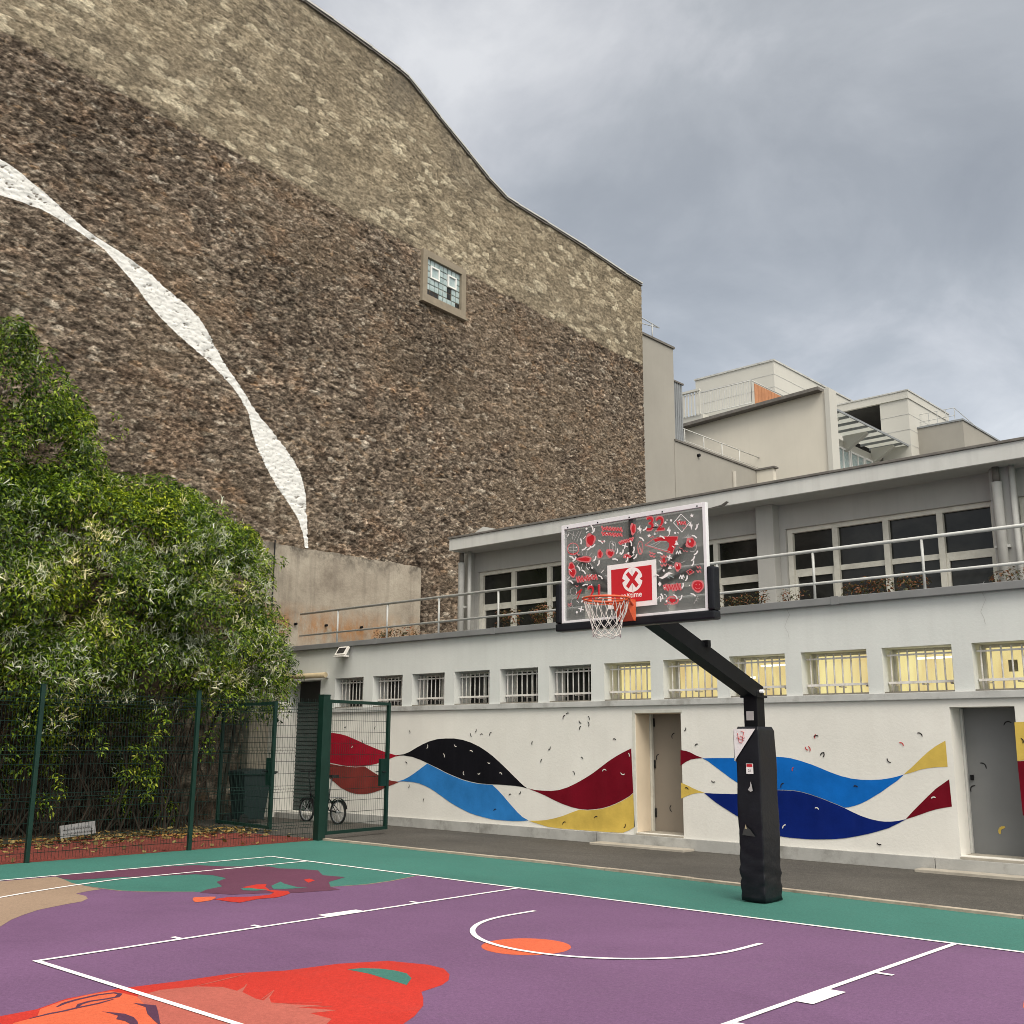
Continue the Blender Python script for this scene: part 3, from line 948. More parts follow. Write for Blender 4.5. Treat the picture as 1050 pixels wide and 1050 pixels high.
wave('mural_wave', K([(272, 466), (300, 465), (340, 465), (380, 465), (450, 462), (500, 461)]) + [(55, 295), (90, 297), (120, 301), (160, 312), (200, 325), (240, 341), (280, 358), (320, 372), (360, 382), (400, 387), (440, 388), (480, 386), (520, 380), (545, 374), (572, 366), (545, 391), (510, 415), (480, 437), (450, 455), (425, 470), (400, 482), (375, 491), (350, 497), (335, 498), (310, 487), (280, 475), (240, 459), (200, 445), (165, 435), (130, 429), (90, 427), (60, 427)] + K([(480, 585), (440, 575), (410, 561), (385, 545), (367, 533), (350, 520), (330, 505), (310, 490), (292, 476)]), *A3, 'w_sky', .004)
wave('mural_wave', K([(278, 586), (310, 588), (340, 589), (385, 590), (430, 588), (480, 584)]) + [(60, 429), (90, 429), (130, 431), (165, 437), (200, 447), (240, 461), (280, 477), (310, 489), (335, 500), (365, 515), (400, 531), (435, 543), (470, 551), (495, 554), (520, 554), (550, 551), (584, 543), (545, 563), (510, 580), (470, 592), (430, 603), (385, 612), (340, 620), (295, 624), (250, 625), (205, 625), (160, 622), (115, 618), (75, 612), (40, 603)] + K([(500, 722), (450, 697), (420, 680), (390, 665), (355, 643), (320, 620), (300, 604)]), *A3, 'w_navy', .006)
wave('mural_wave', [(570, 366), (590, 349), (610, 331), (640, 301), (670, 274), (700, 252), (737, 231), (746, 335), (715, 336), (690, 338), (665, 341), (640, 346), (600, 359)], *A3, 'w_yellow', .004)
wave('mural_wave', [(578, 545), (610, 510), (640, 480), (670, 450), (700, 422), (752, 385), (763, 494), (730, 499), (700, 505), (670, 514), (640, 525), (610, 535)], *A3, 'w_wine', .004)
wave('mural_wave', [(1012, 158), (1060, 155), (1150, 165), (1250, 210), (1330, 270), (1250, 290), (1150, 300), (1024, 312)], *A3, 'w_yellow', .004)
wave('mural_wave', [(1024, 314), (1150, 302), (1250, 292), (1330, 272), (1280, 400), (1200, 480), (1120, 520), (1046, 530)], *A3, 'w_wine', .004)


def squiggle(mb, x, y0, z, L, rot, curl, m, wd=.017, horizontal=False):
    n = 7; pts = []
    for k in range(n):
        s = (k / (n - 1) - .5) * L
        pts.append((s, curl * (1 - (2 * k / (n - 1) - 1) ** 2) * L))
    c, s_ = math.cos(rot), math.sin(rot)
    P = [(x + p * c - q * s_, z + p * s_ + q * c) for p, q in pts]
    for k in range(n - 1):
        d = Vector((P[k + 1][0] - P[k][0], P[k + 1][1] - P[k][1])).normalized(); nv = (-d.y * wd / 2, d.x * wd / 2)
        w0 = .5 if k == 0 else 1; w1 = .5 if k == n - 2 else 1
        mb.face([(P[k][0] - nv[0] * w0, y0, P[k][1] - nv[1] * w0), (P[k + 1][0] - nv[0] * w1, y0, P[k + 1][1] - nv[1] * w1),
                 (P[k + 1][0] + nv[0] * w1, y0, P[k + 1][1] + nv[1] * w1), (P[k][0] + nv[0] * w0, y0, P[k][1] + nv[1] * w0)], m)


def conf(*a):
    cf = MB(); squiggle(cf, *a); cf.build('mural_confetti', None, bld)


rnd = random.Random(4)
CONF = [(A2, 'd', [(292, 177), (477, 185), (490, 172), (508, 185), (535, 183), (687, 263), (710, 225), (808, 255), (755, 133), (765, 122), (803, 146), (828, 135), (826, 153), (803, 165), (905, 200), (783, 300), (622, 358), (593, 365), (548, 410), (290, 338), (335, 380), (282, 270), (850, 432), (935, 457), (755, 450), (100, 160), (190, 165), (150, 205), (660, 210)]),
        (A2, 'w', [(345, 220), (430, 217), (477, 235), (395, 247), (530, 268), (500, 300), (455, 300), (565, 302), (875, 293), (930, 300), (948, 245), (120, 220)]),
        (A3, 'd', [(222, 215), (250, 287), (635, 208), (513, 310), (473, 641), (380, 415), (88, 410), (1042, 232)]),
        (A3, 'r', [(185, 262), (562, 246), (130, 345)]), (A3, 'w', [(690, 460), (95, 574), (225, 503)]),
        (A8, 'd', [(212, 365), (252, 420), (310, 545), (690, 452), (218, 572)]), (A8, 'r', [(665, 390), (643, 433)])]
for (off, sc), c, L in CONF:
    for x, y in L:
        P = at(off[0] + x / sc, off[1] + y / sc, 'y', FY)
        conf(P[0], FY - .010, P[2], rnd.uniform(.06, .09), rnd.uniform(-1.4, 1.4), rnd.choice((-.25, .28, .2)), M[{'d': 'confetti_dark', 'w': 'confetti_white', 'r': 'confetti_red'}[c]])
for x, y in [(887, 332), (848, 423), (985, 165)]:
    P = at(780 + x / 3.889, 700 + y / 3.889, 'y', FY + .41)
    conf(P[0], FY + .405, P[2], .11, rnd.uniform(-1, 1), .3, M['confetti_dark'])
P = at(780 + 965 / 3.889, 700 + 590 / 3.889, 'y', FY + .41); conf(P[0], FY + .405, P[2], .12, .9, .3, M['w_yellow'], .035)
for x, y in [(172, 388), (118, 462), (165, 640)]:
    P = at(640 + x / 3.387, 640 + y / 3.387, 'y', FY + .47)
    conf(P[0], FY + .465, P[2], .11, rnd.uniform(1, 2), .3, M['confetti_dark'])

# fine plaster cracks on the grey band
for px, y0, y1 in ((807, 612, 655), (1008, 596, 640)):
    P = [at(px + 2.5 * math.sin(k * 1.7 + px), y0 + (y1 - y0) * k / 7, 'y', FY) for k in range(8)]
    ck = MB()
    for a, b in zip(P[:-1], P[1:]):
        ck.face([(a[0], FY - .003, a[2]), (a[0] + .005, FY - .003, a[2]), (b[0] + .005, FY - .003, b[2]), (b[0], FY - .003, b[2])], M['ledge'])
    ck.build('plaster_crack', M['ledge'], bld)

# upper storey
UY = 7.3; XL = -10.95
ux = lambda px, py: at(px, py, 'y', UY)[0]
HZ, SZ = 5.42, 3.86
xb1 = (ux(490, 590), ux(783, 570)); xb2 = (ux(806, 560), ux(1023, 540)); xb3 = (ux(1045, 530), 4.6)
bays = [xb1, xb2, xb3, (5.0, 8.6)]
mb = MB(); wall_holes(mb, XL, 9, 3.5, 5.9, UY, UY + .3, [(a, b, SZ, HZ) for a, b in bays], M['upper_wall']); mb.build('storey_wall', M['upper_wall'], bld)
mb = MB(); mb.box(XL, XL + .3, UY + .31, 16, 3.5, 5.9, M['upper_wall']); mb.build('storey_wall', M['upper_wall'], bld)
for (a, b), npn in zip(bays, (7, 4, 3, 4)):
    f = MB(); y0 = UY + .10; y1 = UY + .17; fw = .035
    f.box(a + .002, b - .002, y0 - .04, y1, HZ - .08, HZ - .002, M['frame_cream'])
    f.box(a + .002, b - .002, y0 - .04, y1, SZ + .002, SZ + .07, M['frame_cream'])
    xs = np.linspace(a, b, npn + 1)
    for k, x in enumerate(xs):
        x = min(max(x, a + .055), b - .055)
        f.box(x - .05, x + .05, y0 - .05, y1 + .005, SZ + .071, HZ - .081, M['frame_cream'], .006)
    zt = SZ + .78
    for k in range(npn):
        xa = max(xs[k], a + .055) + .051; xb = min(xs[k + 1], b - .055) - .051
        f.box(xa, xb, y0, y1, zt - .045, zt + .045, M['frame_cream'])
        if k % 3 == 0:     # opening lights have a second, thinner frame
            for q in ((xa, xa + .045, SZ + .072, zt - .046), (xb - .045, xb, SZ + .072, zt - .046), (xa + .046, xb - .046, zt - .09, zt - .046)):
                f.box(q[0], q[1], y0 - .015, y1 - .01, q[2], q[3], M['frame_cream'])
    win = f.build('window_band', M['frame_cream'], bld)
    for k in range(npn):
        xa = max(xs[k], a + .055) + .03; xb = min(xs[k + 1], b - .055) - .03
        p = MB(); p.box(xa, xb, y0 + .03, y0 + .036, SZ + .03, HZ - .04, M['glass_dark']); p.build('pane', M['glass_dark'], win)
for px in (790.5, 1036):
    x = ux(px, 550); mb = MB(); mb.box(x - .17, x + .17, UY - .22, UY - .001, 3.5, 5.86, M['upper_wall'], .008); mb.build('column', M['upper_wall'], bld)
mb = MB(); mb.box(XL - .02, XL + .34, UY - .12, UY - .001, 3.5, 5.86, M['upper_wall'], .008); mb.build('column', M['upper_wall'], bld)
for px, dx in ((473, 0), (1026, 0)):
    x = at(px, 600 if px < 600 else 540, 'y', UY - .3)[0]
    mb = MB()
    mb.tube([(x, UY - .3, 3.45), (x, UY - .3, 5.55), (x, UY - .3, 5.62)], [.075, .075, .085], 14, M['pipe'])
    mb.tube([(x, UY - .3, 5.62), (x, UY - .3, 5.95)], .055, 12, M['roof_edge'])
    mb.box(x - .11, x + .11, UY - .31, UY - .2, 4.6, 4.64, M['pipe'])
    mb.build('downpipe', M['pipe'], bld)
    mb = MB(); mb.tube([(x + .22, UY - .26, 3.45), (x + .22, UY - .26, 5.95)], .045, 12, M['pipe']); mb.build('downpipe', M['pipe'], bld)
FAY = 6.6
x0 = -10.72
rf = MB(); rf.box(x0, 9, FAY + .06, 16, 5.86, 6.06, M['upper_wall']); rf = rf.build('roof', M['upper_wall'], bld)
mb = MB(); mb.box(x0 - .01, 9.02, FAY, FAY + .058, 5.845, 6.105, M['fascia'], .006); mb.box(x0 - .01, x0 + .05, FAY + .059, 16, 5.845, 6.105, M['fascia'])
mb.build('fascia', M['fascia'], rf)
mb = MB(); mb.box(x0 - .04, 9.04, FAY - .03, FAY + .25, 6.106, 6.15, M['roof_edge'], .008); mb.box(x0 - .03, x0 + .22, FAY + .26, 16, 6.106, 6.15, M['roof_edge'])
mb.box(x0 + .25, 9, FAY + .26, 15.9, 6.062, 6.12, M['roof'])
mb.build('roof_edge', M['roof_edge'], rf)
mb = MB(); mb.prism([(x0 - .02, FAY + .5, 6.152), (x0 + 1.5, FAY + .5, 6.152), (x0 + .55, FAY + .5, 6.40)], (0, 1.1, 0), M['fascia']); mb.build('roof_coping', M['fascia'], rf)
mb = MB()
P = at(743, 514, 'y', FAY - .02)
mb.prism([(P[0] - .35, FAY - .012, 5.838), (P[0] - .06, FAY - .035, 5.862), (P[0] + .06, FAY - .06, 5.905), (P[0] + .11, FAY - .06, 5.885), (P[0] + .0, FAY - .03, 5.832)], (0, -.006, .004), M['roof_edge'])
mb.build('loose_flashing', M['roof_edge'], rf)

# terrace railing
RY = 5.42
rl = thing('terrace_railing', 'two rail metal tube railing along the terrace edge', 'railing', (-3, RY, 3.83))
m = MB(); m.tube([(-14.5, RY, 4.60), (9, RY, 4.60)], .027, 10, M['rail_light']); m.build('rail', M['rail_light'], rl)
m = MB(); m.tube([(-14.5, RY, 4.09), (9, RY, 4.09)], .022, 10, M['rail_light']); m.build('rail', M['rail_light'], rl)
posts = [at(px, py, 'y', RY)[0] for px, py in ((300, 650), (346, 645), (397, 635), (450, 630), (511, 620), (580, 610), (652, 600), (736, 595), (834, 580), (946, 570))]
for x in posts + [posts[-1] + 1.9, posts[-1] + 3.8]:
    m = MB(); m.tube([(x, RY, 3.8), (x, RY, 4.575)], .022, 8, M['rail_light']); m.box(x - .05, x + .05, RY - .05, RY + .05, 3.831, 3.842, M['rail_light']); m.build('post', M['rail_light'], rl)

# floodlight
fl = at(351, 668, 'y', FY - .16)
t = thing('floodlight', 'small white floodlight on the grey wall above the roller shutter', 'lamp', (fl[0], FY, fl[2]))
m = MB(); x, z = fl[0], fl[2]
m.prism([(x - .17, FY - .24, z - .07), (x - .17, FY - .12, z + .11), (x - .17, FY - .08, z + .09), (x - .17, FY - .19, z - .09)], (.34, 0, 0), M['bar_white'])
m.box(x - .19, x + .19, FY - .27, FY - .12, z - .125, z - .095, M['bar_white'], .005)
m.build('housing', M['bar_white'], t)
m = MB(); m.prism([(x - .12, FY - .2245, z - .041), (x + .12, FY - .2245, z - .041), (x + .12, FY - .1445, z + .079), (x - .12, FY - .1445, z + .079)], (0, -.006, .004), M['lens_dark']); m.build('lens', M['lens_dark'], t)
m = MB(); m.box(x - .05, x + .05, FY - .12, FY - .001, z - .08, z + .02, M['pipe']); m.build('bracket', M['pipe'], t)
# rolled awning
t = thing('rolled_awning', 'beige rolled awning over the roller shutter', 'awning', (-14, FY, 3.1))
m = MB(); m.tube([(-15.2, FY - .12, 3.12), (-13.15, FY - .12, 3.12)], .06, 12, M['awning']); m.build('cloth_roll', M['awning'], t)
m = MB(); m.box(-13.24, -13.2, FY - .1, FY - .001, 3.06, 3.18, M['pipe']); m.build('bracket', M['pipe'], t)

# old concrete wall on the left edge of the terrace
cw = MB()
ys = np.linspace(4.3, 9.42, 27)
top = [6.23 + .012 * math.sin(y * 3.1) + .012 * math.sin(y * 9.7 + 1) for y in ys]
pr = [(-14.7, y, tz) for y, tz in zip(ys, top)]
cw.prism([(-14.7, 4.3, 0)] + [(-14.7, ys[-1], 0)] + pr[::-1], (-.22, 0, 0), M['old_concrete'])
cwo = cw.build('concrete_wall', M['old_concrete'])
tag(cwo, 'stained old concrete wall with rust streaks at the left end of the terrace', 'wall')
m = MB(); m.tube([(-14.66, 4.72, 2.4), (-14.66, 4.70, 6.3)], .018, 6, M['black']); pc = m.build('cable', M['black'], cwo)
m = MB()
for y in (5.4, 6.3, 7.4): m.tube([(-14.69, y, 4.42 + .05 * math.sin(y)), (-14.62, y, 4.42 + .05 * math.sin(y))], .03, 8, M['black'])
m.build('pipe_stub', M['black'], cwo)


# flower boxes behind the railing
def leaf_cloud(centers, radii, count, size, normal_bias, droop, rng, squash=(1, 1, 1), shell=.55):
    """leaf-sized faces spread through clumps; returns verts, quads"""
    C = np.array(centers); R_ = np.array(radii)
    wgt = R_ ** 2; idx = rng.choice(len(C), count, p=wgt / wgt.sum())
    d = rng.normal(size=(count, 3)); d += np.array(normal_bias); d /= np.linalg.norm(d, axis=1)[:, None]
    rad = R_[idx] * (shell + (1.08 - shell) * rng.random(count) ** .6)
    pos = C[idx] + d * rad[:, None] * np.array(squash)
    nrm = d * .7 + rng.normal(size=(count, 3)) * .42 + np.array([0, 0, .75]); nrm /= np.linalg.norm(nrm, axis=1)[:, None]
    tip = rng.normal(size=(count, 3)) * .8 + d * .6 + np.array([0, 0, -droop])
    tip -= nrm * (tip * nrm).sum(1)[:, None]; tip /= np.linalg.norm(tip, axis=1)[:, None]
    side = np.cross(nrm, tip)
    L = size * rng.uniform(.55, 1.35, count)[:, None]; Wd = L * rng.uniform(.28, .46, count)[:, None]
    v = np.empty((count, 6, 3))
    v[:, 0] = pos
    v[:, 1] = pos + tip * L * .35 + side * Wd * .5 + nrm * L * .10
    v[:, 2] = pos + tip * L * .42
    v[:, 3] = pos + tip * L * .35 - side * Wd * .5 + nrm * L * .10
    v[:, 4] = pos + tip * L * .72 + side * Wd * .3 + nrm * L * .02
    v[:, 5] = pos + tip * L * 1.0 - nrm * L * .16
    q = np.array([[0, 1, 4, 2], [0, 2, 4, 3], [2, 4, 5, 3]])[:2]
    # two folded halves meeting on the midrib
    v[:, 4] = pos + tip * L * 1.0 - nrm * L * .12
    quads = (np.arange(count)[:, None, None] * 6 + np.array([[0, 1, 4, 2], [0, 2, 4, 3]])[None]).reshape(-1, 4)
    return v.reshape(-1, 3), quads


FB = [('flower box of dried brown plants before the old concrete wall', -12.4, -10.6, 420, .12), ('long flower box of rust red geraniums behind the railing, left of the backboard', -8.75, -6.9, 800, .34),
      ('flower box of low red flowers behind the railing, right of the backboard', -3.4, -1.55, 450, .10), ('bushy orange brown flower box before the middle of the wide window band', -1.15, .15, 850, .24),
      ('short flower box of russet flowers nearest the right downpipe', 1.15, 2.2, 420, .12)]
for lb, xa, xb, cnt, hh in FB:
    y = FY + .75
    if xa > -3: xa, xb = xa - .1, xb - .1
    t = thing('flower_box', lb, 'flower box', ((xa + xb) / 2, y, 3.6), 0, 'flower boxes along the terrace')
    m = MB(); m.prism([(xa, y - .11, 3.6), (xa, y + .11, 3.6), (xa, y + .15, 3.86), (xa, y - .15, 3.86)], (xb - xa, 0, 0), M['awning']); m.build('box', M['awning'], t)
    k = max(6, int((xb - xa) * 7))
    cs = [(random.uniform(xa + .05, xb - .05), y + random.uniform(-.1, .12), 3.95 + random.random() ** 1.5 * hh) for _ in range(k)]
    v, q = leaf_cloud(cs, [random.uniform(.08, .17) for _ in cs], cnt, .065, (0, -.2, .4), .1, RNG)
    np_mesh('flowers', v, q, leaf('geranium_leaf', [(0, (.030, .030, .012)), (.3, (.055, .060, .020)), (.5, (.085, .050, .020)), (.75, (.16, .055, .022)), (.92, (.24, .08, .035)), (1, (.12, .13, .03))], .15), t)
    m = MB()
    for c in cs[::2]: m.tube([(c[0], y, 3.85), c], .007, 5, M['stem'])
    m.build('stems', M['stem'], t)

# ------------------------------------------------------------------ big stone gable building
A = math.radians(4.3)
WP0 = (-15.0, 5.3, 0)
WN = (math.cos(A), math.sin(A), 0)
gb = thing('gable_building', 'tall windowless brown rubble stone gable with pale limestone top', 'building', WP0, PI / 2 + A)
GI = parent_world(gb).inverted()


def wl(px, py):
    p = GI @ Vector(on_plane(px, py, WP0, WN)); return (p.x, p.z)


def lmesh(name, fn, mat, parent=gb):
    """build in the gable's own frame: x along the wall, y into it, z up"""
    q = MB(); fn(q)
    G = parent_world(gb)
    q.v = [tuple(G @ Vector(p)) for p in q.v]
    return q.build(name, mat, parent)


roofline = [wl(*p) for p in ((657.5, 292), (640, 281), (600, 254), (560, 229), (530, 210.5), (518, 202.5), (500, 183), (480, 158), (450, 121), (430, 95), (418, 80), (409, 72), (380, 50), (340, 21), (310, 0))]
end_u = roofline[0][0]
zr = roofline[-1][1]
roofline += [(roofline[-1][0] - 1.0, zr + .02), (-22, zr + .02)]
lmesh('wall_core', lambda q: q.prism([(-22, .16, 0), (end_u - .02, .16, 0)] + [(a_, .16, b_ - .03) for a_, b_ in roofline], (0, 11, 0), M['stone']), M['stone'])


def coping(q):
    for a, b in zip(roofline[:-1], roofline[1:]):
        q.obox((a[0], .12, a[1] + .05), (b[0], .12, b[1] + .03), .40, .055, M['pipe'])
        q.obox((a[0], .02, a[1] - .05), (b[0], .02, b[1] - .03), .16, .035, M['roof_edge'])


lmesh('coping', coping, M['zinc'])
rib_u = [(-60, 130), (0, 162), (16, 173), (33, 187), (50, 201), (67, 217), (84, 232), (101, 244.5), (121, 256.5), (140, 270), (155, 281), (167, 293), (181, 304), (193, 314), (204, 326), (213, 340), (223, 359), (231, 374), (241, 388), (250, 401.5), (258, 415), (267, 428), (279, 442), (290, 456), (300, 470), (307, 483), (311, 495), (313.5, 508), (315, 530), (316, 562)]
rib_l = [(313, 562), (311, 548), (307, 536), (303, 527), (294, 513), (283, 497), (273, 479), (263, 457), (258, 440), (255, 424), (246.5, 408), (238, 396), (227, 384), (213, 370), (197, 356), (180, 341), (166, 327), (152, 311), (142, 297), (131, 283), (119, 269), (105, 254), (89, 243), (73, 233), (58, 223), (43, 215), (22, 207), (0, 200), (-60, 185)]
RIB = np.array([wl(*p) for p in rib_u + rib_l])
wc = [wl(*p) for p in ((432, 253), (478, 281), (473, 327), (431, 306))]
u0 = (wc[0][0] + wc[3][0]) / 2; u1 = (wc[1][0] + wc[2][0]) / 2; v1 = (wc[0][1] + wc[1][1]) / 2; v0 = (wc[2][1] + wc[3][1]) / 2


def h2(ix, iy, sd):
    v = np.sin(ix * 127.1 + iy * 311.7 + sd * 74.7) * 43758.5453
    return v - np.floor(v)


def vn(x, y, sd):
    ix = np.floor(x); iy = np.floor(y); fx_ = x - ix; fy_ = y - iy
    fx_ = fx_ * fx_ * (3 - 2 * fx_); fy_ = fy_ * fy_ * (3 - 2 * fy_)
    return (h2(ix, iy, sd) * (1 - fx_) + h2(ix + 1, iy, sd) * fx_) * (1 - fy_) + (h2(ix, iy + 1, sd) * (1 - fx_) + h2(ix + 1, iy + 1, sd) * fx_) * fy_


def fbm(x, y, sd, o=5, g=.55):
    r_ = 0; a_ = 1; n_ = 0
    for k in range(o):
        r_ = r_ + a_ * vn(x * 2 ** k + 17.3 * k, y * 2 ** k + 9.1 * k, sd + k); n_ += a_; a_ *= g
    return r_ / n_


def worley(x, y, sd, jit=1.0):
    ix = np.floor(x); iy = np.floor(y)
    d1 = np.full(x.shape, 9.0); d2 = np.full(x.shape, 9.0); c = np.zeros(x.shape); c2 = np.zeros(x.shape)
    for dx in (-1, 0, 1):
        for dy in (-1, 0, 1):
            cx, cy = ix + dx, iy + dy
            px_ = cx + .5 + jit * (h2(cx, cy, sd) - .5); py_ = cy + .5 + jit * (h2(cx, cy, sd + 1) - .5)
            d = np.hypot(x - px_, y - py_)
            near = d < d1
            d2 = np.where(near, d1, np.minimum(d2, d))
            c = np.where(near, h2(cx, cy, sd + 2), c); c2 = np.where(near, h2(cx, cy, sd + 3), c2)
            d1 = np.where(near, d, d1)
    return d1, d2, c, c2


def sst(a_, b_, x):
    t_ = np.clip((x - a_) / (b_ - a_), 0, 1); return t_ * t_ * (3 - 2 * t_)


def pal(x, stops):
    p = [q[0] for q in stops]
    return np.stack([np.interp(x, p, [q[1][k] for q in stops]) for k in range(3)], -1)


def build_masonry():
    us = np.concatenate([np.arange(-22, -9.6, .16), np.arange(-9.6, end_u, .038), [end_u]])
    zs = np.concatenate([np.arange(0, 3.2, .12), np.arange(3.2, zr + .06, .025)])
    U, Zg = np.meshgrid(us, zs, indexing='ij')
    rp = np.array(sorted(roofline)); roof = np.interp(us, rp[:, 0], rp[:, 1])
    Zc = np.minimum(Zg, roof[:, None])
    # snap grid points near the ribbon's edge onto it
    sd = np.full(U.shape, -9.0)
    bb = (U > -10.5) & (U < RIB[:, 0].max() + .3) & (Zc > 5.5)
    P = np.stack([U[bb], Zc[bb]], -1); A_ = RIB; B_ = np.roll(RIB, -1, 0)
    best = np.full(len(P), 1e9); near = np.zeros_like(P); inside = np.zeros(len(P), bool)
    for a_, b_ in zip(A_, B_):
        ab = b_ - a_; t_ = np.clip(((P - a_) @ ab) / max(ab @ ab, 1e-9), 0, 1); q = a_ + t_[:, None] * ab
        d = np.hypot(*(P - q).T); m_ = d < best; best[m_] = d[m_]; near[m_] = q[m_]
        cr = ((a_[1] > P[:, 1]) != (b_[1] > P[:, 1]))
        with np.errstate(divide='ignore', invalid='ignore'):
            xi = a_[0] + (P[:, 1] - a_[1]) * ab[0] / ab[1]
        inside ^= cr & (P[:, 0] < xi)
    sd[bb] = np.where(inside, best, -best)
    snap = best < .017
    P[snap] = near[snap]; U[bb] = P[:, 0]; Zc[bb] = P[:, 1]
    tmp = sd[bb]; tmp[snap] = 0; sd[bb] = tmp
    u, z = U, Zc
    # rubble
    wx = (fbm(u * 1.3, z * 1.7, 3, 3) - .5) * .55 + (fbm(u * 6, z * 8, 5, 3) - .5) * .16
    wz = (fbm(u * 1.3, z * 1.7, 11, 3) - .5) * .26 + (fbm(u * 6, z * 8, 15, 3) - .5) * .09
    x = u + wx; y = z + wz
    a1, a2, ca, cb = worley(x * 3.9, y * 10.0, 21)
    s1, s2, qa, qb = worley(x * 8.0, y * 18.5, 41)
    ea_ = sst(0, .30, a2 - a1); es = sst(0, .34, s2 - s1)
    m_ = sst(.40, .60, fbm(u * .9, z * 1.1, 61, 4))
    m_ = .25 + .6 * m_
    f1 = fbm(u * 9, z * 16, 71, 4, .65); f2 = fbm(u * 15, z * 27, 81, 2, .6)
    H = (ea_ * (.010 + .042 * cb)) * (1 - m_) + (es * (.008 + .038 * qb)) * m_ + .040 * (f1 - .5) + .034 * (f2 - .5)
    pit = sst(.62, .74, fbm(u * 3.0, z * 6.5, 91, 4, .6)); H -= .05 * pit
    stops = [(0, (.098, .074, .056)), (.25, (.155, .121, .093)), (.5, (.215, .171, .131)), (.72, (.285, .230, .175)),
             (.87, (.35, .290, .220)), (.905, (.33, .215, .120)), (.95, (.44, .385, .30)), (1, (.60, .55, .46))]
    C = pal(ca, stops) * (1 - m_)[..., None] + pal(qa, stops) * m_[..., None]
    C *= (.50 + 1.0 * sst(.3, .72, f1))[..., None]
    C *= (.72 + .56 * sst(.25, .75, f2))[..., None]
    fleck = sst(.72, .80, f2) * sst(.45, .6, f1)
    C = C * (1 - fleck[..., None] * .6) + np.array((.58, .53, .44)) * fleck[..., None] * .6
    big = sst(.50, .66, fbm(u * .28, z * .34, 101, 4))[..., None]; dk = sst(.50, .64, fbm(u * .2 + 9, z * .24, 111, 4))[..., None]
    C = C * (1 - .25 * big) + np.array((.33, .25, .165)) * .25 * big
    C = C * (1 - .20 * dk)
    ru = sst(.56, .72, fbm(u * 1.1, z * 1.7, 121, 5, .65))[..., None] * .17
    C = C * (1 - ru) + C * np.array((1.65, 1.05, .62)) * ru
    mort = (1 - np.maximum(ea_ * (1 - m_), es * m_ * 1.05))
    crev = sst(.72, .97, mort)
    C *= (1 - .45 * crev)[..., None]
    C = C * .8 + C.mean(-1, keepdims=True) * .2 * np.array((1.06, 1.0, .92))
    C *= np.array((.70, .672, .655))
    # limestone courses above
    x2 = u + (fbm(u * 1.4, z * 1.4, 131, 3) - .5) * .20 + (fbm(u * 7, z * 9, 135, 3) - .5) * .10
    y2 = z + (fbm(u * 1.2, z * 1.4, 141, 3) - .5) * .12 + (fbm(u * 7, z * 9, 145, 3) - .5) * .05
    row = np.floor(y2 * 5.6)
    b1, b2, cc_, cd = worley(x2 * 2.7 + .5 * (row % 2), y2 * 5.6, 151, .55)
    el_ = sst(0, .16, b2 - b1)
    pl = sst(.40, .60, fbm(u * .8, z * .9, 161, 5, .6))
    Hl = el_ * (.008 + .022 * cd) * (1 - .65 * pl) + .040 * (f1 - .5) + .026 * (f2 - .5)
    ls = [(0, (.26, .222, .165)), (.22, (.350, .300, .222)), (.66, (.425, .365, .268)), (.82, (.56, .49, .365)), (1, (.76, .69, .53))]
    crs = np.exp(-((z - 16.2) / .55) ** 2) + .6 * sst(.52, .66, fbm(u * .45 + 4, z * .5, 201, 4))
    pl = pl * (1 - .75 * np.clip(crs, 0, 1))
    Cl = pal(cc_, ls) * (1 - .55 * pl)[..., None] + np.array((.385, .328, .238)) * (.55 * pl)[..., None]
    Cl *= (.70 + .60 * sst(.3, .7, f1))[..., None]
    Cl *= (1 - .42 * (1 - el_) * (1 - .7 * pl))[..., None]
    pat = sst(.47, .62, fbm(u * .5, z * .55, 171, 5, .6))[..., None]
    up = sst(16.8, 21.5, z + 3.2 * (fbm(u * .3, z * .3, 181, 4) - .5))[..., None]
    sooty = np.clip(.13 * pat + .36 * up * (.6 + .6 * pat), 0, .6)
    Cl = Cl * (1 - sooty) + np.array((.185, .168, .145)) * sooty
    Cl *= np.array((.635, .620, .605))
    edge = z + .15 * (fbm(u * 1.1, z * 1.6, 191, 4) - .5) + .10 * (f1 - .5) - 15.72 + .0 * u
    mk = sst(-.05, .05, edge)
    H = H * (1 - mk) + (Hl + .012) * mk; C = C * (1 - mk)[..., None] + Cl * mk[..., None]
    inrib = sst(-.06, .06, sd)
    H = H * (.66 - .20 * inrib)
    hole = sst(.0, .25, np.maximum(np.maximum(u0 - .1 - u, u - u1 - .1), np.maximum(v0 - .1 - z, z - v1 - .1)))
    H *= hole
    nu, nz_ = U.shape
    V = np.stack([U, .012 - H, Zc], -1).reshape(-1, 3)
    idx = np.arange(nu * nz_).reshape(nu, nz_)
    Q = np.stack([idx[:-1, :-1], idx[1:, :-1], idx[1:, 1:], idx[:-1, 1:]], -1).reshape(-1, 4)
    Zf = Zc.reshape(-1)
    ok = (Zf[Q].max(1) - Zf[Q].min(1)) > 1e-4
    Q = Q[ok]
    rm = sd.reshape(-1)[Q].mean(1) > 0
    G = np.array(parent_world(gb))
    Vw = V @ G[:3, :3].T + G[:3, 3]
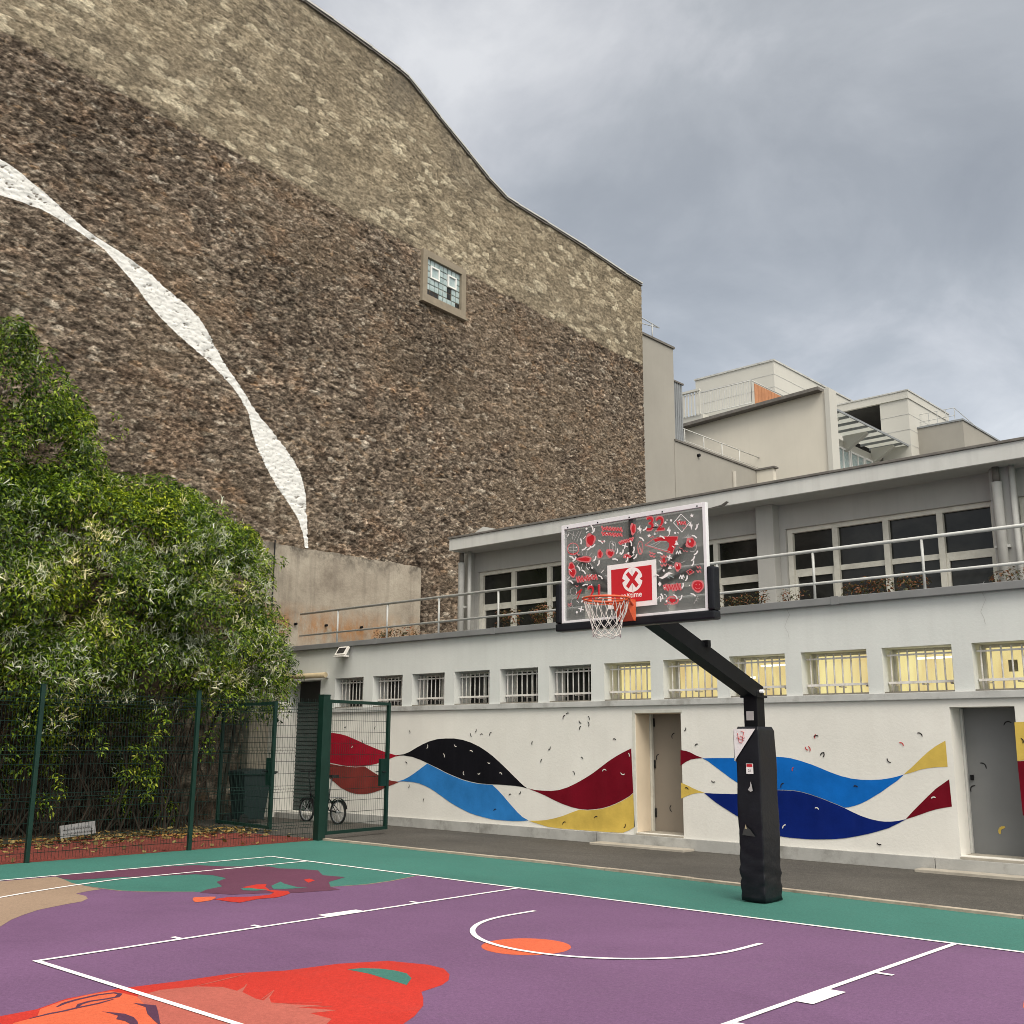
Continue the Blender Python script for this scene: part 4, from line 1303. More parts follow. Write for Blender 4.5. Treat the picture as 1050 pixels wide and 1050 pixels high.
    for nm, q, mat in (('wall', Q[~rm], M['stone']), ('painted_ribbon', Q[rm], M['ribbon'])):
        used, inv = np.unique(q, return_inverse=True)
        o = np_mesh(nm, Vw[used], inv.reshape(-1, 4), mat, gb)
        ca_ = o.data.color_attributes.new('stone_tint', 'FLOAT_COLOR', 'POINT')
        ca_.data.foreach_set('color', np.concatenate([C.reshape(-1, 3)[used], np.ones((len(used), 1))], 1).astype(np.float32).ravel())
        fa = o.data.attributes.new('bare', 'FLOAT', 'POINT')
        fa.data.foreach_set('value', np.clip(crev * .7 + pit * .6, 0, 1).reshape(-1)[used].astype(np.float32))
        if nm == 'painted_ribbon': tag(o, 'white painted ribbon twisting down the brown stone')


build_masonry()
# glass block window


def gframe(q):
    b = .20
    for r in ((u0, u0 + b, v0, v1), (u1 - b, u1, v0, v1), (u0 + b, u1 - b, v1 - b, v1), (u0 + b, u1 - b, v0, v0 + b)):
        q.box(r[0] + .001, r[1] - .001, -.09, .2, r[2], r[3], M['g_frame'])
    q.box(u0 - .04, u1 + .04, -.13, .0, v0 - .07, v0 - .001, M['g_frame'])


M['g_frame'] = paint('old_beige_frame_render', (.25, .215, .165), .12, 4, .9, .3, 40, .006)
M['mortar'] = paint('glass_block_mortar', (.30, .32, .31), .1, 8, .9)
gw = lmesh('glass_block_window', gframe, M['g_frame'])
gu0, gu1, gv0, gv1 = u0 + .2, u1 - .2, v0 + .2, v1 - .2
NX, NZ = 8, 6


def gblocks(q):
    q.box(gu0, gu1, .02, .06, gv0, gv1, M['mortar'])
    for i in range(NX):
        for j in range(NZ):
            if (i in (1, 2) and j in (3, 4)) or (i in (5, 6) and j in (3, 4)): continue
            a = gu0 + (gu1 - gu0) * i / NX; b = gu0 + (gu1 - gu0) * (i + 1) / NX; c = gv0 + (gv1 - gv0) * j / NZ; e = gv0 + (gv1 - gv0) * (j + 1) / NZ
            dark = (j == 0 and i in (0, 1, 2, 7)) or (j == 1 and i == 5) or (j == 2 and i == 5)
            q.box(a + .012, b - .012, -.012 if not dark else .0, .03, c + .012, e - .012, M['glass_dark'] if dark else M['glass_block'], .012)


lmesh('glass_blocks', gblocks, None, gw)
for i in (1, 5):
    a = gu0 + (gu1 - gu0) * i / NX; b = gu0 + (gu1 - gu0) * (i + 2) / NX; c = gv0 + (gv1 - gv0) * 3 / NZ; e = gv0 + (gv1 - gv0) * 5 / NZ

    def vent(q):
        t_ = .045
        for r in ((a, a + t_, c, e), (b - t_, b, c, e), (a + t_, b - t_, e - t_, e), (a + t_, b - t_, c, c + t_)):
            q.box(r[0] + .001, r[1] - .001, -.05, .02, r[2], r[3], M['vent_white'])
        q.box(a + t_, b - t_, -.01, .019, c + t_, e - t_, M['glass_block'])
    lmesh('vent_sash', vent, None, gw)
# a few missing / protruding stones
# ------------------------------------------------------------------ buildings behind
gx = -16.6
t = thing('grey_wing', 'weathered grey rendered wing just right of the stone gable, with stepped roofline', 'building', (gx, 26, 0))
YA = at(690, 358, 'x', gx)[1]; YB = at(702, 397, 'x', gx)[1]; YC = at(775, 482, 'x', gx)[1]
m = MB(); m.box(-27, gx, 22.2, YA, 0, 17.23, M['grey_render']); m.build('wall', M['grey_render'], t)
m = MB(); m.box(-27, gx - .25, YA + .01, YB + .2, 0, 16.0, M['zinc']); m.build('clad_wall', M['zinc'], t)
m = MB(); m.box(-27, gx + .06, 22.2, YA + .06, 17.232, 17.32, M['roof_edge']); m.box(-27, gx - .2, YA + .07, YB + .26, 16.002, 16.07, M['roof_edge']); m.build('roof_edge', M['roof_edge'], t)
m = MB()
for y in np.arange(YA + .15, YB + .2, .14): m.box(gx - .249, gx - .225, y, y + .03, 10, 15.99, M['zinc'])
m.build('seam', M['zinc'], t)
m = MB()
m.tube([(gx - .2, 22.6, 17.3), (gx - .2, 22.6, 18.25)], .025, 6, M['rail_light']); m.tube([(gx - .2, 23.5, 17.3), (gx - .2, 23.5, 18.0)], .025, 6, M['rail_light'])
m.tube([(gx - .2, 22.2, 18.1), (gx - .2, 24.0, 18.0)], .02, 6, M['rail_light']); m.tube([(gx - .2, 22.2, 17.75), (gx - .2, 24.0, 18.0)], .02, 6, M['rail_light'])
m.build('roof_rail', M['rail_light'], t)
t = thing('parapet_wing', 'low pale grey wing with a dark edged parapet and thin roof railing', 'building', (gx, 29, 0))
m = MB(); m.box(gx - 3.8, gx + .02, YA - .1, YC, 0, 13.36, M['grey_render'], .0); m.box(gx + .03, gx + .85, YC - .02, YC + .22, 0, 13.34, M['cream_plaster']); m.build('wall', M['grey_render'], t)
m = MB(); m.box(gx - .4, gx + .07, YA - .1, YC + .05, 13.362, 13.44, M['roof_edge']); m.box(gx + .071, gx + .95, YC - .08, YC + .28, 13.342, 13.42, M['roof_edge']); m.build('parapet_cap', M['roof_edge'], t)
m = MB()
for y in np.arange(YA + .3, YC, 1.45): m.tube([(gx - .7, y, 13.36), (gx - .7, y, 14.4)], .022, 6, M['pipe'])
m.tube([(gx - .7, YA, 14.4), (gx - .7, YC + 1.6, 14.4)], .022, 6, M['pipe']); m.tube([(gx - .7, YA, 13.9), (gx - .7, YC + 1.6, 13.9)], .014, 6, M['pipe'])
m.build('roof_rail', M['pipe'], t)
P = at(752, 480, 'x', gx + .04)
m = MB(); m.tube([(gx + .06, P[1], 9), (gx + .06, P[1], P[2] - .15)], .09, 8, M['grey_render']); m.build('downpipe', M['grey_render'], t)
m = MB(); P = at(716, 467, 'x', gx + .04); m.tube([(gx, P[1], P[2]), (gx + .12, P[1], P[2])], .07, 8, M['black']); m.build('outlet', M['black'], t)
# beige gable wall
YW = 32.5
t = thing('cream_building', 'cream rendered blank wall with a dark sloping roof edge in front of the white tower', 'building', (-17, YW, 0))
pl = at(702, 440, 'y', YW); pr_ = at(846, 401, 'y', YW)
m = MB(); m.prism([(pl[0] - 2, YW, 0), (pr_[0], YW, 0), (pr_[0], YW, pr_[2]), (pl[0] - 2, YW, pl[2] - .1)], (0, .35, 0), M['cream_plaster']); m.build('wall', M['cream_plaster'], t)
m = MB(); m.obox((pl[0] - .3, YW - .02, pl[2] + .05), (pr_[0] - .12, YW - .02, pr_[2] + .07), .8, .15, M['roof_edge']); m.build('roof_edge', M['roof_edge'], t)
m = MB(); m.box(pr_[0] + .002, pr_[0] + .22, YW - .1, YW + .6, 0, pr_[2] + .1, M['white_panel']); m.build('corner_pier', M['white_panel'], t)
# white tower with railing
YT = 42
t = thing('white_tower', 'tall white clad roof block with a fine railing and an orange wood screen', 'building', (-24, YT, 0))
a = at(713, 390, 'y', YT); b = at(793, 370, 'y', YT)
m = MB(); m.box(a[0], b[0], YT, YT + 11, 0, b[2], M['white_panel'])
for dz in np.arange(.75, 7, .75): m.box(a[0] - .0, b[0] + .012, YT - .012, YT + 11, b[2] - dz - .03, b[2] - dz, M['ledge'])
m.build('wall', M['white_panel'], t)
m = MB(); m.box(a[0] - .06, b[0] + .06, YT - .06, YT + 11, b[2] + .002, b[2] + .1, M['ledge']); m.build('roof_edge', M['ledge'], t)
YR = 38.5
r0 = at(700, 413, 'y', YR); r1 = at(770, 390, 'y', YR); r0b = at(703, 440, 'y', YR); r1b = at(770, 415, 'y', YR)
zt, zb = r1[2], r1b[2]
m = MB()
for x in np.linspace(r0[0], r1[0], 30): m.tube([(x, YR, zb), (x, YR, zt)], .018, 5, M['rail_light'])
for z in (zt, zb + .1): m.tube([(r0[0], YR, z), (r1[0], YR, z)], .03, 6, M['rail_light'])
for y in np.arange(YR, YT, .5): m.tube([(r1[0], y, zb), (r1[0], y, zt)], .018, 5, M['rail_light'])
m.tube([(r1[0], YR, zt), (r1[0], YT, zt)], .03, 6, M['rail_light'])
m.build('railing', M['rail_light'], t)
m = MB(); m.box(r0[0] - 2, r1[0] + .1, YR - .2, YT - .01, 0, zb, M['white_panel']); m.build('terrace_wall', M['white_panel'], t)
m = MB()
for k in range(9): y = YR + .25 + k * .36; m.box(r1[0] + .03, r1[0] + .07, y, y + .33, zb + .05, zt - .12, M['rust_panel'])
m.build('wood_screen', M['rust_panel'], t)
t = thing('white_balustrade', 'white picket balustrade between the zinc wall and the white tower', 'balustrade', (-25, 38, 0))
m = MB(); q0 = at(703, 404, 'y', 37.5); q1 = at(716, 408, 'y', 37.5)
for x in np.linspace(q0[0] - .4, q1[0], 7): m.box(x, x + .09, 37.5, 37.56, q0[2] - 1.3, q0[2], M['white_panel'])
m.box(q0[0] - .5, q1[0] + .1, 37.45, 37.6, q0[2] + .001, q0[2] + .12, M['white_panel'])
m.build('pickets', M['white_panel'], t)
m = MB(); m.box(q0[0] - .5, q1[0] + .2, 37.6, 38.2, 0, q0[2] - 1.3, M['white_panel']); m.build('base_wall', M['white_panel'], t)

# building with the glass canopy
cxw = -15.5; cxo = -13.95
t = thing('canopy_building', 'pale building with a strip of windows under a slatted glass canopy', 'building', (cxw, 40, 0))
zc_ = at(851, 416, 'x', cxo)[2]; yc0 = YW + .4; yc1 = at(935, 461, 'x', cxo)[1]
m = MB(); m.box(cxw - 6, cxw, YW + .4, yc1 + 1, 0, zc_ - .35, M['white_panel']); m.build('wall', M['white_panel'], t)
m = MB()
m.box(cxo - .05, cxo, yc0, yc1, zc_ - .06, zc_ + .04, M['zinc'])
nbeam = 10
for k, y in enumerate(np.linspace(yc0, yc1 - .05, nbeam)): m.box(cxw - .2, cxo - .051, y - .035, y + .035, zc_ - .10, zc_ + .01, M['zinc'])
cn = m.build('canopy', M['zinc'], t)
m = MB(); m.box(cxw - .2, cxo - .052, yc0, yc1, zc_ + .015, zc_ + .022, M['frosted']); m.build('canopy_panel', M['frosted'], cn)
for y in np.linspace(yc0 + 1.6, yc1 - 1.2, 3):
    m = MB(); m.prism([(cxw + .001, y - .14, zc_ - .9), (cxw + .001, y - .14, zc_ - .11), (cxo - .4, y - .14, zc_ - .11), (cxo - .4, y - .14, zc_ - .2)], (0, .28, 0), M['white_panel']); m.build('bracket', M['white_panel'], cn)
zwt = zc_ - .75
for k, y in enumerate(np.arange(YW + .7, yc1 - 1, 1.6)):
    f = MB(); yy = y + 1.5
    for r in ((y, y + .09, zwt - 2.4, zwt), (yy - .09, yy, zwt - 2.4, zwt), (y + .091, yy - .091, zwt - .09, zwt), (y + .091, yy - .091, zwt - 1.25, zwt - 1.17), (y + .75, y + .82, zwt - 1.169, zwt - .091)):
        f.box(cxw + .001, cxw + .09, r[0], r[1], r[2], r[3], M['vent_white'])
    w_ = f.build('window', M['vent_white'], t)
    p = MB(); p.box(cxw + .002, cxw + .03, y + .05, yy - .05, zwt - 2.35, zwt - .05, M['zinc_glass'] if 'zinc_glass' in M else M['glass_block']); p.build('pane', None, w_)
# second white tower with an open bay
Y2 = 41.5
t = thing('open_roof_block', 'white roof block with an open dark bay under its flat top slab', 'building', (-15, Y2, 0))
s0 = at(857, 416, 'y', Y2); s1 = at(930, 401, 'y', Y2); s2 = at(902, 416, 'y', Y2); sb = at(880, 421, 'y', Y2)
m = MB(); m.box(s2[0], s1[0], Y2, Y2 + 5.2, 0, sb[2] + .1, M['white_panel'])
for dz in (.7, 1.5, 2.3): m.box(s2[0] - .01, s1[0] + .01, Y2 - .012, Y2 + 5.2, sb[2] - dz - .025, sb[2] - dz, M['ledge'])
m.build('wall', M['white_panel'], t)
m = MB(); m.box(s0[0] - 1.5, s1[0] + .05, Y2 - .08, Y2 + 5.4, sb[2] + .101, s1[2], M['white_panel']); m.build('roof_slab', M['white_panel'], t)
m = MB(); m.box(s0[0] - 1.5, s2[0] - .01, Y2 + .1, Y2 + 5.2, sb[2] + .06, sb[2] + .1, M['dark_gap']); m.box(s0[0] - 1.5, s2[0] - .8, Y2 + 4.4, Y2 + 4.6, sb[2] - 3, sb[2] + .05, M['dark_gap']); m.build('soffit', M['dark_gap'], t)
m = MB(); m.box(s0[0] - 1.54, s1[0] + .09, Y2 - .12, Y2 + 5.4, s1[2] + .002, s1[2] + .07, M['ledge']); m.build('roof_edge', M['ledge'], t)
# third block
Y3 = 42.5
t = thing('grey_roof_block', 'small grey roof block with a thin handrail, right of the white roof blocks', 'building', (-11, Y3, 0))
a = at(950, 439, 'y', Y3); b = at(987, 431, 'y', Y3); P = at(1014, 447, 'x', b[0])
m = MB(); m.box(a[0] - 1, b[0], Y3, Y3 + 7, 0, b[2], M['grey_render']); m.build('wall', M['grey_render'], t)
m = MB(); m.box(a[0] - 1, b[0] + .05, Y3 - .05, Y3 + 7, b[2] + .002, b[2] + .09, M['zinc']); m.build('roof_edge', M['zinc'], t)
m = MB()
for x in np.linspace(a[0], b[0] - .5, 4): m.tube([(x, Y3 + .4, b[2]), (x, Y3 + .4, b[2] + .85)], .02, 5, M['rail_light'])
for dz in (.85, .45): m.tube([(a[0] - .5, Y3 + .4, b[2] + dz), (b[0] - .5, Y3 + .4, b[2] + dz)], .018, 5, M['rail_light'])
m.tube([(b[0] - .5, Y3 + .4, b[2] + .85), (b[0] + .1, Y3 + 1.6, b[2])], .018, 5, M['rail_light'])
m.build('handrail', M['rail_light'], t)

# ------------------------------------------------------------------ basketball hoop
hp = thing('basketball_hoop', 'outdoor basketball hoop on a black padded post with a doodled grey backboard', 'basketball hoop', (-.06, 1.09, 0))
PXc, PYc = -.06, 1.09
m = MB(); m.box(PXc - .085, PXc + .085, PYc - .085, PYc + .085, 0, 2.27, M['black'], .008); po = m.build('post', M['black'], hp)
m = MB()
for z in (2.0, 2.12):
    m = MB(); m.tube([(PXc - .1, PYc - .05, z), (PXc - .1 + .02, PYc - .05, z)], .014, 6, M['alu']); m.build('bolt', M['alu'], po)
m = MB(); m.box(PXc - .05, PXc + .04, PYc - .092, PYc - .086, 1.93, 2.03, M['grey_sticker']); m.build('sticker', None, po)
# padding: a shaped sleeve with bulges and creases
m = MB(); nz = 40; ns = 9; prof = []
hw, hd = .145, .185
ring = []
for s in range(4):
    for tq in (0, .025, .06, .12, .3, .5, .7, .88, .94, .975):
        c = [(-1, -1), (1, -1), (1, 1), (-1, 1)]
        a = c[s]; b = c[(s + 1) % 4]
        ring.append(((a[0] + (b[0] - a[0]) * tq), (a[1] + (b[1] - a[1]) * tq)))
vs = []
for iz in range(nz + 1):
    z = .015 + (1.86 - .015) * iz / nz
    for (rx, ry) in ring:
        cr = (abs(rx) ** 34 + abs(ry) ** 34) ** (1 / 34)
        x = rx / cr; y = ry / cr
        # soft crease folds near the foot and a seam at 0.75 m
        fold = 0
        if z < .62: fold = .009 * (math.sin(z * 38 + 2.6 * math.sin(rx * 2 + 1) + ry * 2.1) * (.55 + .45 * math.sin(z * 17 + rx * 3)) + .5 * math.sin(z * 91 + 4 * rx * ry + rx * 2)) * (1 - z / .7) ** .5
        seam = -.010 * math.exp(-((z - .74) / .012) ** 2) - .006 * math.exp(-((z - 1.32) / .02) ** 2) * 0
        bul = .004 * math.sin(PI * z / 1.86) + .003 * math.sin(z * 9 + rx)
        topr = -.02 * max(0, (z - 1.82) / .04)
        k = 1 + (fold + seam + bul + topr) / .16
        vs.append((PXc + x * hw * k, PYc + y * hd * k, z))
nr_ = len(ring); fs = []
for iz in range(nz):
    for j in range(nr_):
        fs.append((iz * nr_ + j, iz * nr_ + (j + 1) % nr_, (iz + 1) * nr_ + (j + 1) % nr_, (iz + 1) * nr_ + j))
fs.append(list(range(nr_))[::-1]); fs.append([nz * nr_ + j for j in range(nr_)])
M['pad'] = paint('black_vinyl', (.007, .0078, .011), .3, 5, .36, .35, 18, .008, .28)
m.mesh(vs, fs, M['pad'], True)
pad = m.build('post_padding', M['pad'], hp)
yf = PYc - hd - .022
m = MB()
xl = PXc - hw - .004
m.face([(xl, yf, 1.835), (xl, yf, 1.49), (PXc + .12, yf, 1.835)], M['white_sticker'])
m.face([(xl - .012, yf + .004, 1.835), (xl - .012, yf + .3, 1.835), (xl - .012, yf + .3, 1.40), (xl - .012, yf + .004, 1.49)][::-1], M['white_sticker'])
tri = m.build('white_corner_patch', M['white_sticker'], pad)


def text_mesh(s, size, extr=0.0):
    cu = bpy.data.curves.new('lettering', 'FONT'); cu.body = s; cu.size = size; cu.align_x = 'CENTER'; cu.align_y = 'CENTER'; cu.offset = .012 * size
    o = bpy.data.objects.new('lettering', cu); COL.objects.link(o)
    dg = bpy.context.evaluated_depsgraph_get(); dg.update()
    me = bpy.data.meshes.new_from_object(o.evaluated_get(dg))
    vs = [tuple(v.co) for v in me.vertices]; fs = [list(p.vertices) for p in me.polygons]
    bpy.data.objects.remove(o); bpy.data.curves.remove(cu); bpy.data.meshes.remove(me)
    return vs, fs


def put_text(mb, s, size, x, y, z, m, sx=1.0, rot=0.0):
    vs, fs = text_mesh(s, size)
    c, s_ = math.cos(rot), math.sin(rot)
    mb.mesh([(x + (a * c - b * s_) * sx, y, z + a * s_ + b * c) for a, b, _ in vs], fs, m)


m = MB()
for L in ([(-.10, 1.79), (-.085, 1.69), (-.05, 1.68), (-.035, 1.74), (-.07, 1.76)], [(-.06, 1.81), (-.02, 1.80), (-.04, 1.73), (-.01, 1.74)], [(-.115, 1.74), (-.02, 1.71)]):
    for (xa, za), (xb, zb_) in zip(L[:-1], L[1:]):
        m.obox((PXc + xa, yf - .002, za), (PXc + xb, yf - .002, zb_), .002, .012, M['confetti_red'], (0, 1, 0))
m.build('patch_scribble', M['confetti_red'], pad)
m = MB()
m.box(PXc - .01, PXc + .075, yf - .001, yf + .002, 1.35, 1.46, M['white_sticker']); m.box(PXc - .004, PXc + .069, yf - .003, yf - .002, 1.425, 1.455, M['red_sticker'])
put_text(m, '21', .035, PXc + .032, yf - .003, 1.385, M['black'])
m.face([(PXc + .0, yf - .001, 1.18), (PXc + .03, yf - .001, 1.16), (PXc + .06, yf - .001, 1.17), (PXc + .05, yf - .001, 1.23), (PXc + .035, yf - .001, 1.27), (PXc + .03, yf - .001, 1.22)], M['grey_sticker'])
m.build('sticker', None, pad)
m = MB()
m.face([(PXc - .09, yf - .002, .70), (PXc + .07, yf - .002, .69), (PXc + .01, yf - .002, .76), (PXc - .05, yf - .002, .80), (PXc - .07, yf - .002, .76)], M['dark_gap'])
m.face([(PXc - .055, yf - .004, .77), (PXc - .03, yf - .004, .765), (PXc - .042, yf - .004, .815)], M['awning'])
m.build('tear', None, pad)
# arm
m = MB()
e0 = Vector((PXc, PYc - .0, 2.24)); e1 = Vector((BX, BY + .22, 2.98))
m.obox(e0 + (e0 - e1).normalized() * .05, e1, .17, .17, M['black'])
m.obox(e1 - Vector((0, 0, .1)), e1 + Vector((0, 0, .5)), .16, .10, M['black'])
arm = m.build('arm', M['black'], hp)
m = MB(); m.box(PXc - .11, PXc + .11, PYc - .11, PYc + .11, 2.18, 2.20, M['black']); m.tube([(PXc - .13, PYc, 2.25), (PXc + .13, PYc, 2.25)], .02, 8, M['alu'])
dd = (e1 - e0).normalized(); qq = e0 + dd * 1.1
m.box(qq.x - .12, qq.x + .12, qq.y - .03, qq.y + .03, qq.z + .06, qq.z + .13, M['black'])
q2 = e0 + dd * 2.1; m.tube([q2 + Vector((.12, 0, .1)), q2 + Vector((.12, -.05, .2))], .03, 8, M['alu'])
m.build('joint_plate', M['black'], arm)
# backboard
z0, z1 = 2.90, 3.95; xa, xb = BX - .9, BX + .9
m = MB(); m.face([(xa + .03, BY + .02, z0 + .02), (xb - .03, BY + .02, z0 + .02), (xb - .03, BY + .02, z1 - .02), (xa + .03, BY + .02, z1 - .02)], M['board']); bb = m.build('backboard', M['board'], hp)
m = MB(); fw = .035
for r in ((xa, xa + fw, z0, z1), (xb - fw, xb, z0, z1), (xa + fw + .001, xb - fw - .001, z1 - fw - .01, z1), (xa + fw + .001, xb - fw - .001, z0, z0 + fw - .01)):
    m.box(r[0], r[1], BY, BY + .05, r[2], r[3], M['alu'], .003)
fr = m.build('board_frame', M['alu'], bb)
m = MB()
for k in range(5):
    x = xa + .09 + (xb - xa - .18) * k / 4; m.tube([(x, BY - .004, z1 - .03), (x, BY + .004, z1 - .03)], .008, 6, M['black'])
m.build('screw', M['black'], fr)
m = MB()
Yb = BY + .052
m.obox((BX, Yb, z0), (BX, Yb, z1 - .02), .06, .05, M['black'], (0, 1, 0))
for sx in (-1, 1):
    m.obox((BX + sx * .25, Yb, z0 + .33), (BX + sx * .72, Yb, z1 - .33), .05, .045, M['black'], (0, 1, 0))
    m.obox((BX + sx * .30, Yb, z0 + .30), (BX + sx * .80, Yb, z1 - .62), .05, .045, M['black'], (0, 1, 0))
m.obox((BX - .3, Yb + .05, z0 + .3), (BX + .3, Yb + .05, z0 + .3), .06, .06, M['black'])
m.build('rear_brace', M['black'], bb)
m = MB(); pw = .075
m.box(xa - pw, xb + pw, BY - .02, BY + .10, z0 - .085, z0 - .001, M['pad'], .02)
for a, b in ((xa - pw, xa - .001), (xb + .001, xb + pw)):
    m.box(a, b, BY - .02, BY + .10, z0 - .0, z0 + .42, M['pad'], .02)
m.build('board_padding', M['pad'], bb)

# artwork on the glass
art = MB(); YA_ = BY + .012
ART_Z = [0]


def bp(x, y):
    p = at(560 + x / 5.25, 500 + y / 5.25, 'y', YA_); return (p[0], p[2])


def lyr():
    ART_Z[0] += 1; return YA_ - .00012 * ART_Z[0]


def blob(x, y, rx, ry, m, rot=0.0, n=18, wob=.12, seed=0):
    r = random.Random(int(x * 7 + y)); y_ = lyr(); P = []
    ph = r.uniform(0, 6)
    for k in range(n):
        a = 2 * PI * k / n; q = 1 + wob * math.sin(3 * a + ph) + wob * .5 * math.sin(5 * a + 2 * ph)
        dx, dy = rx * q * math.cos(a), ry * q * math.sin(a)
        b = bp(x + dx * math.cos(rot) - dy * math.sin(rot), y + dx * math.sin(rot) + dy * math.cos(rot)); P.append((b[0], y_, b[1]))
    art.face(P[::-1], m)


def poly(pts, m):
    y_ = lyr(); art.face([(bp(*p)[0], y_, bp(*p)[1]) for p in pts], m)


def st(pts, wd, m):
    y_ = lyr(); P = [Vector(p) for p in pts]
    for i in range(len(P) - 1):
        d = (P[i + 1] - P[i])
        if d.length < 1e-6: continue
        d = d.normalized(); s = Vector((-d.y, d.x)) * wd / 2; e = d * wd * .2
        q = [bp(*(P[i] - e + s)), bp(*(P[i + 1] + e + s)), bp(*(P[i + 1] + e - s)), bp(*(P[i] - e - s))]
        art.face([(a, y_ - .00002 * i, b) for a, b in q], m)


def ringst(x, y, rx, ry, wd, m, a0=0, a1=2 * PI, n=16):
    st([(x + rx * math.cos(a), y + ry * math.sin(a)) for a in np.linspace(a0, a1, n)], wd, m)


WH, RD, PK, GY = M['white_sticker'], M['red_sticker'], M['pink_sticker'], M['grey_sticker']


def scrib(x, y, wd, h, m, rows=2, tilt=0.0, lw=5, seed=1):
    r = random.Random(seed)
    for k in range(rows):
        yy = y - h / 2 + h * (k + .5) / rows; pts = []; n = int(wd / 7)
        for i in range(n + 1):
            X = x - wd / 2 + wd * i / n
            pts.append((X, yy + tilt * (X - x) + (h / rows * .38) * (1 if i % 2 else -1) * r.uniform(.5, 1)))
        st(pts, lw, m)


def outlined(fn, *a):
    fn(*a)


ringst(145, 330, 30, 32, 4, PK); ringst(145, 330, 28, 10, 3, GY); st([(120, 350), (140, 358), (168, 350)], 5, RD); st([(150, 300), (146, 358)], 3, GY)
for a in ((150, 285, 175, 235), (165, 290, 190, 232), (140, 280, 150, 235), (155, 262, 120, 240)): st([(a[0], a[1]), (a[2], a[3])], 2.5, GY)
blob(238, 282, 27, 36, PK, .2); blob(240, 282, 19, 28, RD, .2)
scrib(355, 237, 110, 60, PK, 2, .06, 9, 2); scrib(355, 237, 104, 50, RD, 2, .06, 3, 3)
blob(290, 358, 15, 24, PK); blob(291, 358, 9, 17, RD)
blob(345, 352, 24, 24, PK); blob(347, 354, 15, 14, RD); ringst(352, 315, 10, 28, 3, GY); ringst(366, 318, 10, 26, 3, GY)
blob(207, 386, 42, 17, PK); blob(207, 386, 32, 10, RD)
for k in range(14):
    a = 2 * PI * k / 14; st([(207 + 46 * math.cos(a), 386 + 24 * math.sin(a)), (207 + 62 * math.cos(a), 386 + 44 * math.sin(a))], 3, GY)
for bx_, by_, q in ((138, 424, 14), (144, 458, 17)): blob(bx_, by_, q + 4, q + 8, PK); blob(bx_, by_, q - 2, q + 1, RD)
scrib(220, 488, 110, 46, PK, 1, -.12, 9, 5); scrib(220, 488, 106, 40, RD, 1, -.12, 3, 6)
scrib(432, 288, 74, 30, PK, 1, -.35, 12, 7); scrib(432, 288, 70, 20, RD, 1, -.35, 3, 8)
blob(470, 222, 16, 32, PK); blob(471, 222, 9, 24, RD)
# 3x2 like figures
for X, ss in ((562, '3'), (616, '2')):
    b = bp(X, 198); y_ = lyr(); put_text(art, ss, .22, b[0], y_, b[1], PK, 1.15); y_ = lyr(); put_text(art, ss, .185, b[0], y_ - .0002, b[1], RD, 1.1)
ART_Z[0] += 3
st([(582, 185), (596, 205)], 3, GY); st([(596, 185), (582, 205)], 3, GY); st([(575, 215), (602, 217)], 4, M['black'])
st([(688, 190), (728, 143), (774, 187), (733, 240), (688, 190)], 3.5, WH); scrib(731, 190, 50, 40, PK, 1, 0, 6, 12); scrib(731, 190, 48, 34, RD, 1, 0, 3, 13)
poly([(578, 278), (600, 268), (690, 260), (714, 266), (702, 310), (682, 358), (648, 346), (664, 318), (664, 300), (650, 287), (618, 287), (590, 292)], RD)
st([(535, 310), (578, 278), (640, 264), (712, 264), (682, 356), (535, 310)], 3.5, PK); st([(560, 312), (612, 288), (650, 290)], 3, GY); st([(580, 320), (620, 290)], 2.5, GY); st([(548, 310), (670, 345)], 3, GY)
blob(780, 296, 27, 30, PK); blob(782, 298, 18, 20, RD); blob(776, 290, 6, 6, GY)
for k in range(8): st([(768, 270), (735 + k * 9, 262 - abs(k - 4) * -6 - 14)], 2.5, GY)
ringst(790, 320, 22, 26, 3, GY, -.5, 2.2)
ringst(510, 325, 14, 36, 3, PK); ringst(508, 340, 8, 16, 4, PK); st([(500, 300), (515, 350)], 3, GY)
scrib(636, 395, 34, 70, PK, 3, 0, 6, 21); blob(637, 390, 8, 14, RD)
blob(712, 425, 19, 25, PK); blob(713, 428, 11, 15, RD); st([(690, 405), (672, 395)], 3, GY); st([(732, 405), (752, 395)], 3, GY)
poly([(608, 486), (632, 478), (648, 462), (664, 455), (686, 462), (668, 468), (650, 482), (630, 492)], WH); st([(660, 470), (690, 485)], 4, M['glass_block']); st([(655, 478), (668, 490)], 4, M['glass_block'])
scrib(683, 536, 92, 60, PK, 1, -.03, 11, 31); scrib(683, 536, 88, 50, RD, 1, -.03, 3, 32)
blob(820, 530, 34, 34, PK, 0, 26, .05); blob(820, 530, 26, 26, RD, 0, 20, .02); ringst(820, 534, 14, 12, 3, PK, .3, 2.8); blob(811, 522, 3, 4, PK); blob(829, 522, 3, 4, PK)
ringst(684, 607, 30, 20, 8, PK); blob(684, 608, 18, 12, RD); st([(820, 585), (800, 625)], 2.5, GY)
scrib(826, 440, 24, 46, PK, 2, 0, 5, 41); scrib(576, 362, 30, 30, PK, 2, .3, 6, 42); st([(780, 440), (800, 455), (775, 470), (760, 452), (780, 440)], 4, PK); blob(780, 455, 8, 6, RD)
blob(440, 370, 22, 13, PK); blob(441, 370, 10, 7, RD); st([(165, 575), (195, 548), (185, 570), (172, 600)], 6, RD); ringst(152, 560, 18, 20, 2.5, GY); ringst(166, 620, 26, 30, 2, GY, 2, 5)
b = bp(268, 567); y_ = lyr(); put_text(art, '21', .215, b[0], y_, b[1], PK, 1.0); y_ = lyr(); put_text(art, '21', .195, b[0], y_ - .0003, b[1], RD, .98)
ART_Z[0] += 4
